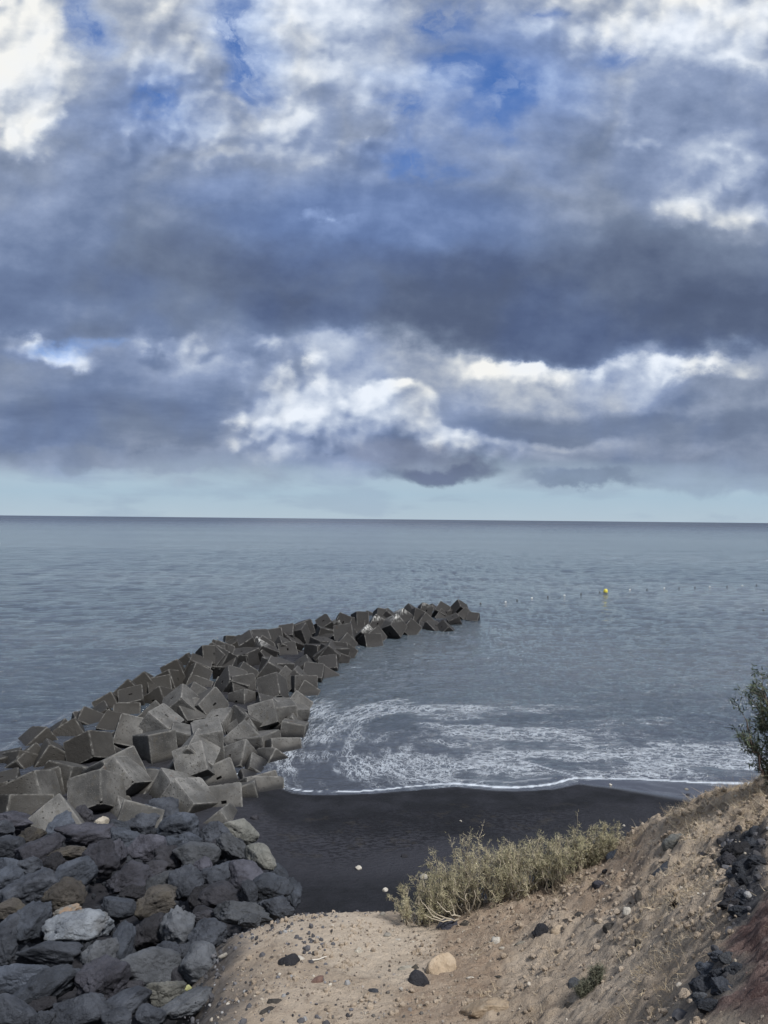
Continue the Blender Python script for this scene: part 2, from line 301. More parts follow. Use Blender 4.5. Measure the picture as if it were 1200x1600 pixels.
# ------------------------------------------------------------------ materials
def mat_sand():
    m, k, b = new_mat("black_sand")
    P = k.n.new('ShaderNodeTexCoord').outputs['Object']
    wet = k.attr('wet'); weed = k.attr('weed'); pale = k.attr('pale')
    n1 = k.noise(P, 0.8, 6, 0.6); n2 = k.noise(k.mapping(P, scl=(1, 1.6, 1)), 5, 6, 0.65); n3 = k.noise(P, 60, 3, 0.6)
    dry = k.mix(k.mapr(n1, .35, .7), (0.012, 0.013, 0.016), (0.022, 0.023, 0.029))
    dry = k.mix(pale, dry, k.mix(n1, (0.028, 0.029, 0.036), (0.041, 0.042, 0.051)))
    blot = k.math('MULTIPLY', k.mapr(n2, .46, .56), weed)
    dry = k.mix(k.math('MULTIPLY', blot, .85), dry, (0.009, 0.009, 0.012))
    br = k.math('MULTIPLY', k.mapr(k.noise(P, 1.7, 4, .6), .55, .68), weed)
    dry = k.mix(k.math('MULTIPLY', br, .35), dry, (0.045, 0.040, 0.032))
    sp = k.mapr(k.noise(P, 38, 2, .5), .70, .76)
    dry = k.mix(k.math('MULTIPLY', sp, .5), dry, (0.13, 0.13, 0.14))
    k.put(b.inputs['Base Color'], k.mix(wet, dry, (0.055, 0.058, 0.068)))  # wet sand's colour is lightened to add the sky's sheen
    k.put(b.inputs['Roughness'], k.fmix(wet, 0.85, 0.13))
    k.put(b.inputs['Specular IOR Level'], k.fmix(wet, 0.15, 1.0))
    h = k.math('ADD', k.math('MULTIPLY', n2, 0.16), k.math('MULTIPLY', n3, 0.014))
    h = k.math('MULTIPLY', h, k.fmix(wet, 1.0, 0.03))
    k.put(b.inputs['Normal'], k.bump(h, 1.0, 0.9)); return m
def mat_dirt():
    m, k, b = new_mat("dry_dirt")
    P = k.n.new('ShaderNodeTexCoord').outputs['Object']
    n1 = k.noise(P, 0.9, 5, .6); n2 = k.noise(P, 5, 8, .68); n3 = k.noise(P, 38, 5, .7); n4 = k.noise(P, 120, 2, .6)
    path = k.attr('path'); red = k.attr('red'); dark = k.attr('dark'); brown = k.attr('brown')
    c = k.mix(k.mapr(n1, .3, .7), (0.325, 0.262, 0.200), (0.45, 0.375, 0.295))
    c = k.mix(k.math('MULTIPLY', k.mapr(n2, .52, .66), .55), c, (0.17, 0.132, 0.10))
    c = k.mix(k.math('MULTIPLY', brown, k.mapr(n2, .3, .6, .4, .9)), c, (0.25, 0.182, 0.13))
    c = k.mix(k.math('MULTIPLY', path, k.mapr(n1, .3, .6, .45, .85)), c, k.mix(n2, (0.42, 0.35, 0.275), (0.53, 0.455, 0.365)))
    c = k.mix(k.mapr(n3, .60, .70, 0, .7), c, (0.46, 0.41, 0.35))
    c = k.mix(k.mapr(n3, .42, .33, 0, .75), c, (0.06, 0.05, 0.043))
    rc = k.mix(k.mapr(n2, .40, .62), (0.075, 0.046, 0.043), (0.20, 0.140, 0.122))
    rc = k.mix(k.mapr(n3, .56, .72, 0, .6), rc, (0.25, 0.20, 0.18))
    rc = k.mix(k.mapr(k.noise(P, 1.4, 3, .6), .58, .64, 0, .8), rc, (0.30, 0.25, 0.22))
    c = k.mix(red, c, rc)
    dc = k.mix(k.mapr(n2, .4, .65), (0.030, 0.031, 0.036), (0.095, 0.095, 0.10))
    c = k.mix(dark, c, dc)
    k.put(b.inputs['Base Color'], c); b.inputs['Roughness'].default_value = 0.93; b.inputs['Specular IOR Level'].default_value = 0.2
    h = k.math('ADD', k.math('MULTIPLY', n2, .12), k.math('ADD', k.math('MULTIPLY', n3, .05), k.math('MULTIPLY', n4, .008)))
    k.put(b.inputs['Normal'], k.bump(h, 1.0, 0.9)); return m
def mat_concrete():
    m, k, b = new_mat("weathered_concrete")
    tc = k.n.new('ShaderNodeTexCoord').outputs['Object']
    oi = k.n.new('ShaderNodeObjectInfo'); rnd = oi.outputs['Random']
    P = k.vmath('ADD', tc, k.vmath('SCALE', k.comb(rnd, k.math('MULTIPLY', rnd, 7.3), rnd), 40.0))
    geo = k.n.new('ShaderNodeNewGeometry'); z = k.sep(geo.outputs['Position'])[2]
    n1 = k.noise(P, 1.3, 5, .6); n2 = k.noise(P, 5, 7, .65); n3 = k.noise(P, 30, 4, .7)
    c = k.mix(k.mapr(n1, .32, .68), (0.056, 0.056, 0.055), (0.132, 0.130, 0.125))
    tone = k.mapr(rnd, 0, 1, .55, 1.35, kind='LINEAR')
    c = k.mix(1.0, c, k.comb(tone, tone, tone), 'MULTIPLY')
    c = k.mix(k.mapr(n2, .52, .70, 0, .55), c, (0.075, 0.068, 0.055))
    c = k.mix(k.mapr(n3, .60, .70, 0, .55), c, (0.26, 0.255, 0.245))
    c = k.mix(k.mapr(n3, .40, .32, 0, .6), c, (0.045, 0.044, 0.042))
    pv = k.voro(P, 9, 'F1'); pits = k.math('MULTIPLY', k.mapr(pv, .26, .12), k.mapr(k.math('ADD', n1, k.math('MULTIPLY', rnd, .35)), .62, .78))
    c = k.mix(k.math('MULTIPLY', pits, .75), c, (0.04, 0.038, 0.035))
    rust = k.math('MULTIPLY', k.mapr(k.noise(P, 2.3, 4, .6), .66, .74), k.mapr(rnd, .55, .75)); c = k.mix(k.math('MULTIPLY', rust, .6), c, (0.13, 0.07, 0.04))
    # vertical rain streaks follow gravity
    W = geo.outputs['Position']
    st = k.noise(k.mapping(W, scl=(6, 6, .35)), 1.0, 4, .6)
    c = k.mix(k.mapr(st, .54, .68, 0, .45), c, (0.06, 0.056, 0.05))
    # algae and damp near the water
    zz = k.math('MULTIPLY_ADD', k.math('SUBTRACT', k.noise(W, .8, 4, .6), .5), 1.3, z)
    damp = k.mapr(zz, 0.9, 0.1)
    c = k.mix(k.math('MULTIPLY', damp, .72), c, k.mix(n1, (0.026, 0.024, 0.021), (0.046, 0.042, 0.036)))
    c = k.mix(k.mapr(z, .32, .08), c, (0.013, 0.013, 0.014))
    # concrete gets darker towards the far arm
    dst = k.mapr(k.sep(W)[1], 32, 60)
    c = k.mix(k.math('MULTIPLY', dst, k.mapr(n1, .3, .65, .70, .95)), c, (0.019, 0.018, 0.018))
    # sea side blocks are darker with spray
    sea = k.mapr(k.math('ADD', k.sep(W)[0], k.math('MULTIPLY', k.sep(W)[1], -.03)), -13.0, -15.0)
    c = k.mix(k.math('MULTIPLY', sea, .85), c, (0.024, 0.022, 0.019))
    edge = k.attr('edge'); c = k.mix(k.math('MULTIPLY', edge, k.mapr(n2, .40, .60, 0.05, .6)), c, (0.27, 0.265, 0.25))
    gu = k.attr('guano'); gs = k.noise(k.mapping(W, scl=(7, 7, 1.2)), 1.0, 4, .6)
    c = k.mix(k.math('MULTIPLY', gu, k.mapr(gs, .45, .58)), c, (0.55, 0.55, 0.53))
    k.put(b.inputs['Base Color'], c); k.put(b.inputs['Roughness'], k.fmix(damp, .9, .6)); b.inputs['Specular IOR Level'].default_value = 0.25
    h = k.math('SUBTRACT', k.math('ADD', k.math('MULTIPLY', n2, .05), k.math('MULTIPLY', n3, .025)), k.math('MULTIPLY', pits, .02))
    k.put(b.inputs['Normal'], k.bump(h, 1.0, .8)); return m
def mat_rock(name, c1, c2, patch=None, patch_amt=0.0, sc_=1.0, pale=.12, spec=.3):
    m, k, b = new_mat(name)
    tc = k.n.new('ShaderNodeTexCoord').outputs['Object']
    rnd = k.n.new('ShaderNodeObjectInfo').outputs['Random']
    P = k.vmath('ADD', tc, k.vmath('SCALE', k.comb(rnd, k.math('MULTIPLY', rnd, 5.1), rnd), 30.0))
    n1 = k.noise(P, 1.8 * sc_, 5, .6); n2 = k.noise(P, 7 * sc_, 8, .68); n3 = k.noise(P, 42 * sc_, 4, .7)
    c = k.mix(k.mapr(n1, .33, .68), c1, c2)
    tone = k.mapr(rnd, 0, 1, .62, 1.45, kind='LINEAR'); c = k.mix(1.0, c, k.comb(tone, tone, tone), 'MULTIPLY')
    c = k.mix(k.mapr(n2, .40, .30, 0, .7), c, tuple(x * .4 for x in c1))
    c = k.mix(k.mapr(n2, .60, .74, 0, .6), c, tuple(min(1, x * 1.9) for x in c2))
    c = k.mix(k.mapr(n3, .66, .75, 0, .6), c, (pale, pale, pale * .97))
    cr = k.voro(k.vmath('ADD', P, k.vmath('SCALE', k.noise(P, 2.5 * sc_, 3, .6, col=True), .5)), 1.6 * sc_, 'DISTANCE_TO_EDGE')
    crack = k.mapr(cr, .018, .0); c = k.mix(k.math('MULTIPLY', crack, .28), c, tuple(x * .25 for x in c1))
    if patch: c = k.mix(k.mapr(k.noise(P, 2.2 * sc_, 4, .6), .5, .62, 0, patch_amt), c, patch)
    k.put(b.inputs['Base Color'], c); k.put(b.inputs['Roughness'], k.mapr(n2, .3, .7, .5, .85)); b.inputs['Specular IOR Level'].default_value = spec
    h = k.math('ADD', k.math('MULTIPLY', n2, .11 / sc_), k.math('MULTIPLY', n3, .022 / sc_))
    h = k.math('SUBTRACT', h, k.math('MULTIPLY', crack, .005 / sc_))
    k.put(b.inputs['Normal'], k.bump(h, 1.0, .95)); return m
MS = {}
MS['k'] = mat_rock('black_basalt', (0.017, 0.017, 0.021), (0.035, 0.035, 0.042))
MS['d'] = mat_rock('dark_grey_basalt', (0.020, 0.023, 0.030), (0.050, 0.056, 0.069))
MS['b'] = mat_rock('blue_grey_basalt', (0.024, 0.029, 0.039), (0.058, 0.068, 0.088), spec=.4)
MS['p'] = mat_rock('purple_grey_basalt', (0.027, 0.027, 0.035), (0.062, 0.063, 0.079))
MS['g'] = mat_rock('mid_grey_stone', (0.044, 0.048, 0.055), (0.088, 0.095, 0.107), pale=.3)
MS['l'] = mat_rock('light_grey_stone', (0.075, 0.077, 0.071), (0.14, 0.14, 0.128), pale=.35)
MS['w'] = mat_rock('pale_stone', (0.10, 0.112, 0.13), (0.21, 0.23, 0.255), (0.09, 0.09, 0.09), .6, pale=.45)
MS['o'] = mat_rock('ochre_stained_stone', (0.15, 0.145, 0.135), (0.24, 0.23, 0.21), (0.30, 0.19, 0.11), .7, pale=.4)
MS['n'] = mat_rock('brown_basalt', (0.032, 0.029, 0.026), (0.062, 0.056, 0.050), (0.085, 0.076, 0.058), .4)
MS['t'] = mat_rock('tan_stone', (0.20, 0.185, 0.155), (0.34, 0.31, 0.26), sc_=1.3, pale=.5)
MS['y'] = mat_rock('yellow_sandstone', (0.27, 0.205, 0.14), (0.38, 0.30, 0.215), (0.44, 0.36, 0.27), .5, sc_=2, pale=.5)
MS['c'] = mat_rock('cream_stone', (0.30, 0.28, 0.245), (0.42, 0.395, 0.35), sc_=3, pale=.6)
MS['r'] = mat_rock('red_brown_stone', (0.085, 0.050, 0.042), (0.14, 0.088, 0.07), sc_=3, pale=.2)
MS['e'] = mat_rock('lichen_green_stone', (0.20, 0.20, 0.09), (0.32, 0.33, 0.16), sc_=3, pale=.4)
M_SAND = mat_sand(); M_DIRT = mat_dirt(); M_CONC = mat_concrete()
# ------------------------------------------------------------------ beach and sea bed: one sheet to the horizon
def nonuni(core, first, ratio, end, sign=1):
    out = list(core); s = first; v = core[-1] if sign > 0 else core[0]
    ext = []
    while abs(v) < end or (sign > 0 and v < end): 
        v += sign * s; s *= ratio; ext.append(v)
        if len(ext) > 400: break
    return np.array(out + ext) if sign > 0 else np.array(ext[::-1] + out)
gx = nonuni(np.arange(-8, 20, 0.14), .16, 1.09, 30000); gx = nonuni(gx, .16, 1.09, 30000, -1)
gy = nonuni(np.arange(16, 40, 0.14), .16, 1.09, 40000); gy = nonuni(gy, .3, 1.15, 3000, -1)
X, Yg = np.meshgrid(gx, gy); Z = beach_z(X, Yg)
o = mesh_np('beach', np.stack([X, Yg, Z], -1).reshape(-1, 3), grid_faces(len(gy), len(gx)), M_SAND)
d = shore_d(X, Yg)
wob = 0.25 * fbm(X, Yg, .4, 3, seed=9)
wd = np.interp(X, [-6, 3, 8.5, 10.5, 13, 18], [.35, .5, .7, 1.9, 3.1, 3.4])
wet = 1 - sstep(wd * .75, wd * 1.05, d + wob * .5)
fattr(o, 'wet', wet)
weed = np.exp(-((X - 2) / 7.) ** 2) * sstep(2.0, 3.2, d + wob * 3) * (1 - sstep(5.5, 8.0, d - wob * 4 + 0.25 * (X - 1)))
fattr(o, 'weed', np.clip(weed * 1.2, 0, 1))
pale = sstep(4.5, 6.0, d + wob * 2 + .35 * (-X)) * (1 - sstep(8, 10.5, d - .3 * X)) * (1 - sstep(3, 6, X)) + sstep(3, 5, X) * sstep(3.0, 3.6, d + wob * .5) * .5
fattr(o, 'pale', np.clip(pale, 0, 1))
tag(o, kind='structure', label='black volcanic sand beach running out under the sea', cat='beach')
# ------------------------------------------------------------------ rubble bed under the boulders and blocks
gx = np.arange(-26, 14.01, .25); gy = np.arange(-3, 93, .25); X, Yg = np.meshgrid(gx, gy)
Zr = rock_z(X, Yg) - .58 + .15 * fbm(X, Yg, 1.2, 3, seed=60) - 4 * sstep(27, 32, Yg)
MCL = np.array([[-10.5, 20], [-10.8, 32], [-10.5, 42], [-9.3, 52], [-7.2, 62], [-3.8, 70], [0.5, 78], [5, 84.5], [7.6, 87.6]], float)
dm = np.full(X.shape, 1e9); fm_ = np.zeros(X.shape); sdm = np.zeros(X.shape); nseg = len(MCL) - 1
for i in range(nseg):
    a, b_ = MCL[i], MCL[i + 1]; e = b_ - a; t = np.clip(((X - a[0]) * e[0] + (Yg - a[1]) * e[1]) / (e @ e), 0, 1); q = np.hypot(X - a[0] - t * e[0], Yg - a[1] - t * e[1])
    m_ = q < dm; dm[m_] = q[m_]; fm_[m_] = ((i + t) / nseg)[m_]; sdm[m_] = np.sign(e[0] * (Yg - a[1]) - e[1] * (X - a[0]))[m_]
fl_ = 2.4 - 1.5 * fm_ + np.where(sdm > 0, 2.6 * np.clip(1 - fm_ / .55, 0, 1), 0); ft_ = fl_ + 3.4 - .8 * fm_
Zm = .10 - 1.6 * np.clip((dm - fl_) / (ft_ - fl_), 0, 3) + .22 * fbm(X, Yg, 1.1, 4, seed=61)
Zr = np.maximum(Zr, Zm)
o = mesh_np('rubble_ground', np.stack([X, Yg, np.maximum(Zr, beach_z(X, Yg) - .5)], -1).reshape(-1, 3), grid_faces(len(gy), len(gx)), MS['k'])
tag(o, kind='structure', label='dark rubble slope beneath the boulders', cat='ground')
# ------------------------------------------------------------------ dirt bank
gx = np.arange(-7, 16, .05); gy = np.concatenate([np.arange(-3, 5, .12), np.arange(5, 21.5, .045)]); X, Yg = np.meshgrid(gx, gy)
Zb = bank_z(X, Yg)
Zb = Zb - 1.6 * sstep(-2.5, -4.8, X + .35 * fbm(X, Yg, .9, 3, seed=71) + .12 * (Yg - 13)) * sstep(2, 6, Yg)
o = mesh_np('dirt_bank', np.stack([X, Yg, Zb], -1).reshape(-1, 3), grid_faces(len(gy), len(gx)), M_DIRT)
def wpoly(pts): return np.array([base_march(*p)[:2] for p in pts])
def inpoly(Pg, x, y):
    x = np.asarray(x); y = np.asarray(y); c = np.zeros(x.shape, bool); j = len(Pg) - 1
    for i in range(len(Pg)):
        xi, yi = Pg[i]; xj, yj = Pg[j]
        c ^= ((yi > y) != (yj > y)) & (x < (xj - xi) * (y - yi) / (yj - yi + 1e-12) + xi); j = i
    return c
jx = X + .12 * fbm(X, Yg, 3, 4, seed=80); jy = Yg + .12 * fbm(X, Yg, 3, 4, seed=83)
RED = wpoly([(1199, 1396), (1160, 1448), (1136, 1472), (1128, 1492), (1172, 1512), (1150, 1548), (1104, 1599)]); RED = np.vstack([RED, [(2.0, 2.2), (9, 1.0), (9, 8.2)]])
DARK = wpoly([(1125, 1310), (1150, 1298), (1199, 1292), (1199, 1396), (1160, 1448), (1138, 1466), (1140, 1420), (1134, 1360)])
DARK2 = wpoly([(1120, 1490), (1172, 1512), (1150, 1548), (1104, 1599), (1040, 1599), (1075, 1560), (1090, 1520)])
def blur(a, n=2):
    a = a.astype(float)
    for _ in range(n):
        a[1:-1, 1:-1] = (a[1:-1, 1:-1] * 2 + a[:-2, 1:-1] + a[2:, 1:-1] + a[1:-1, :-2] + a[1:-1, 2:]) / 6
    return a
red = blur(inpoly(RED, jx, jy)); Zb = Zb + red * (.10 * np.abs(fbm(X, Yg, 2.2, 4, .6, seed=90)) + .03 * fbm(X, Yg, 9, 2, seed=91)); o.data.vertices.foreach_set('co', np.stack([X, Yg, Zb], -1).astype(np.float32).ravel()); o.data.update(); dk = np.maximum(blur(inpoly(DARK, jx, jy)), blur(inpoly(DARK2, jx, jy)) * .8)
rk = .85 * sstep(-2.0, -2.9, X + .5 * fbm(X, Yg, 1.2, 4, seed=72) + .12 * (Yg - 13)) * sstep(4, 8, Yg)
fattr(o, 'red', red); fattr(o, 'dark', np.maximum(dk, rk))
PATHP = wpoly([(430, 1440), (560, 1432), (680, 1450), (690, 1500), (640, 1545), (540, 1520), (430, 1480)])
fattr(o, 'path', blur(inpoly(PATHP, jx, jy), 8))
BRP = wpoly([(600, 1600), (700, 1440), (860, 1370), (1000, 1300), (1010, 1360), (940, 1440), (860, 1420), (800, 1470), (760, 1600)])
fattr(o, 'brown', blur(inpoly(BRP, jx, jy), 10) * .8)
tag(o, kind='structure', label='eroded tan dirt bank with a trodden path', cat='ground')
# ------------------------------------------------------------------ sea
def sea_mat():
    m, k, b = new_mat("sea_water")
    geo = k.n.new('ShaderNodeNewGeometry').outputs['Position']; s = k.sep(geo)
    P = k.comb(s[0], s[1], 0.0)
    dist = s[1]
    foam = k.attr('foam'); flow = k.attr('flow', 'Vector'); edge = k.attr('edge'); shal = k.attr('shallow')
    far = k.mapr(dist, 30, 900, kind='SMOOTHSTEP')
    gust = k.noise(k.mapping(P, scl=(.25, 1, 1)), .012, 5, .6)
    gust2 = k.noise(k.mapping(P, scl=(.18, 1, 1)), .0012, 5, .65)
    deep = k.mix(k.mapr(dist, 45, 260), (0.058, 0.076, 0.094), (0.050, 0.064, 0.084))
    deep = k.mix(k.mapr(dist, 400, 4000), deep, (0.032, 0.042, 0.060))
    body = k.mix(shal, deep, (0.046, 0.053, 0.068))
    body = k.mix(k.mapr(gust, .40, .60), k.mix(1.0, body, (.80, .82, .86), 'MULTIPLY'), k.mix(1.0, body, (1.40, 1.36, 1.30), 'MULTIPLY'))
    # foam lace
    fv = k.vmath('ADD', flow, k.vmath('SCALE', k.vmath('SUBTRACT', k.noise(P, .55, 3, .6, col=True), (.5, .5, .5)), .7))
    fv = k.vmath('ADD', fv, k.vmath('SCALE', k.vmath('SUBTRACT', k.noise(P, 2.6, 4, .6, col=True), (.5, .5, .5)), .18))
    stv = k.mapping(fv, scl=(.30, 1.7, 1))
    r1 = k.math('ABSOLUTE', k.math('SUBTRACT', k.noise(stv, 1.15, 5, .62), .5))
    r2 = k.math('ABSOLUTE', k.math('SUBTRACT', k.noise(stv, 2.6, 4, .62), .5))
    vo = k.voro(k.mapping(fv, scl=(.8, 1.8, 1)), 1.7, 'DISTANCE_TO_EDGE')
    br = k.noise(P, 22, 4, .7)
    lace = k.math('MAXIMUM', k.mapr(k.math('MULTIPLY_ADD', br, .02, r1), .034, .010), k.math('MULTIPLY', k.mapr(k.math('MULTIPLY_ADD', br, .02, r2), .036, .014), .8))
    lace = k.math('MAXIMUM', lace, k.math('MULTIPLY', k.mapr(vo, .10, .02), k.mapr(br, .42, .58)))
    patch = k.noise(k.mapping(fv, scl=(.28, 1.5, 1)), .62, 6, .62)
    dens = k.math('ADD', foam, k.math('MULTIPLY', k.math('SUBTRACT', patch, .5), 1.7))
    fm = k.math('MULTIPLY', lace, k.mapr(dens, .14, .60))
    solid = k.mapr(k.math('MULTIPLY_ADD', br, .5, dens), 1.25, 1.65)
    fm = k.math('MAXIMUM', k.math('MAXIMUM', fm, solid), edge)
    veil = k.math('MULTIPLY', k.mapr(dens, .1, 1.0), .13)
    fm_glint = k.math('MAXIMUM', fm, veil)
    fm_glint = k.math('MULTIPLY', fm_glint, k.mapr(foam, 0.0, .06, 0, .80))
    glint = k.math('MULTIPLY', k.mapr(k.noise(k.mapping(P, scl=(1.5, 2.2, 1)), 1.5, 4, .68), .655, .70), k.mapr(gust, .40, .58))  # water glitter painted as pale flecks in the base colour
    glint = k.math('MULTIPLY', glint, k.math('MULTIPLY', k.mapr(dist, 130, 50), k.mapr(shal, .9, .3, .15, .55)))
    fm_glint = k.math('MAXIMUM', k.math('MAXIMUM', fm_glint, glint), edge)
    k.put(b.inputs['Base Color'], k.mix(fm_glint, body, (0.55, 0.60, 0.66)))
    b.inputs['IOR'].default_value = 1.55
    rough = k.mapr(dist, 60, 2500, .06, .28)
    k.put(b.inputs['Roughness'], k.fmix(fm_glint, rough, .7)); k.put(b.inputs['Specular IOR Level'], k.fmix(fm_glint, k.math('MULTIPLY', k.mapr(gust, .35, .65, .55, .95), k.mapr(dist, 300, 9000, 1.0, .40)), .1))
    # wavelets
    w0 = k.noise(k.mapping(P, rot=(0, 0, .15), scl=(.9, 1, 1)), .75, 5, .66, .2)
    w1 = k.noise(k.mapping(P, rot=(0, 0, -.2), scl=(1, 1, 1)), 2.6, 5, .70, .2)
    w2 = k.noise(k.mapping(P, scl=(.3, 1, 1)), .10, 5, .62, .3)
    w3 = k.noise(k.mapping(P, scl=(.25, 1, 1)), .018, 5, .65)
    calm = k.fmix(shal, 1.0, .5)
    h = k.math('MULTIPLY', k.math('ADD', k.math('MULTIPLY', w0, .85), k.math('MULTIPLY', w1, .40)), calm)
    h = k.math('ADD', h, k.math('MULTIPLY', w2, k.mapr(dist, 35, 300, .15, 2.2)))
    h = k.math('ADD', h, k.math('MULTIPLY', w3, k.mapr(dist, 300, 3000, 0, 9.0)))
    h = k.math('ADD', h, k.math('MULTIPLY', fm_glint, .03))
    k.put(b.inputs['Normal'], k.bump(h, 1.0, k.mapr(gust, .35, .65, .75, 1.0)))
    return m
gx = nonuni(np.arange(-7, 17, 0.13), .14, 1.035, 200); gx = nonuni(gx, .14, 1.035, 200, -1); gx = nonuni(gx, 12, 1.3, 60000); gx = nonuni(gx, 12, 1.3, 60000, -1)
gy = nonuni(np.arange(27, 58, 0.13), .14, 1.018, 3000); gy = nonuni(gy, 60, 1.3, 60000)
X, Yg = np.meshgrid(gx, gy)
d = -shore_d(X, Yg)                                     # metres off the shore line
off = np.clip(d, 0, None)
amp = sstep(.5, 14, off)
fade = 1 - sstep(150, 500, np.hypot(X, Yg))
Zs = amp * fade * (.10 * fbm(X * .7, Yg, .16, 3, seed=100) + .075 * fbm(X * .9, Yg, .55, 4, .55, seed=103)) + .02 * sstep(0.2, 3, off) * fbm(X * .7, Yg, 1.5, 3, seed=105) * fade
Zs = Zs + .004 + .018 * sstep(0, .25, off) + .05 * np.exp(-((off - .9 - .5 * fbm(X, Yg * 0, .3, 2, seed=107)) / .5) ** 2) * sstep(4, 8, X)
# the hidden landward skirt dips under the sand
Zs = np.where(d < 0, .012 + .02 * d, Zs)
o = mesh_np('sea', np.stack([X, Yg, Zs], -1).reshape(-1, 3), grid_faces(len(gy), len(gx)), sea_mat())
def gp(px, py, rx, ry, amp=1., rot=0):
    c = at_z(px, py, 0); dd = c[1]; ax = rx / FPX * dd; ay = ry / FPX * dd * dd / CAM_H
    return amp * np.exp(-(((X - c[0]) / ax) ** 2 + ((Yg - c[1]) / ay) ** 2))
c0 = at_z(700, 1172, 0); xr = np.minimum(X - c0[0], 0) * .85; yr = (Yg - c0[1]) * .55
rr = np.hypot(xr, yr); th = np.arctan2(yr, -xr + 1e-6)
uu = th * 5.0 + np.sign(yr) * np.maximum(X - c0[0], 0)
foam = gp(640, 1165, 220, 60, .62) + gp(760, 1198, 150, 24, .6) + gp(930, 1192, 170, 34, .95) + gp(1100, 1192, 140, 24, 1.3) + gp(1180, 1180, 60, 30, .5) + gp(540, 1110, 90, 22, .45) + gp(480, 1150, 50, 50, .22) + gp(760, 1115, 160, 20, .55) + gp(900, 1150, 200, 22, .45) + gp(1050, 1130, 90, 9, .3) + gp(540, 1200, 90, 25, .35)
bandp = .60 + .75 * fbm(uu * .14, rr + .5 * fbm(X, Yg, .3, 3, seed=112), .75, 3, seed=110) + .55 * fbm(X, Yg, .35, 4, .6, seed=113)
foam = np.clip(foam * np.clip(bandp, .10, 1.3), 0, 1.0) * .84
foam = foam * (1 - sstep(24, 34, off))
# white water at the foot of the blocks
BW = np.array([(-4.6, 33), (-4.3, 40), (-3.6, 46), (-3.3, 52), (-2.6, 59), (-1.2, 64), (2.4, 73), (7, 81), (11, 88.5)])
def dline(Pl, x, y):
    best = np.full(np.shape(x), 1e9)
    for a, b_ in zip(Pl[:-1], Pl[1:]):
        e = b_ - a; t = np.clip(((x - a[0]) * e[0] + (y - a[1]) * e[1]) / (e @ e), 0, 1)
        best = np.minimum(best, np.hypot(x - a[0] - t * e[0], y - a[1] - t * e[1]))
    return best
foam = foam + .16 * np.exp(-(dline(BW, X, Yg) / .8) ** 2) * (1 - sstep(48, 90, Yg) * .75)
SW = np.array([(-18.5, 30), (-19, 40), (-17.5, 47), (-14.6, 55), (-12, 62), (-8.5, 69), (-4, 76), (3, 85)], float)
foam = foam + .12 * np.exp(-(dline(SW, X, Yg) / 1.3) ** 2) * (1 - sstep(40, 70, Yg) * .6)
fattr(o, 'foam', foam)
edgew = np.interp(X, [-6, 2, 3.2, 6, 9, 10, 16], [.07, .07, .12, .14, .10, .08, .11]) * (1 + .6 * fbm(X, Yg, 2.2, 3, seed=115))
ed = 1 - sstep(edgew * .5, edgew, np.abs(d - .02))
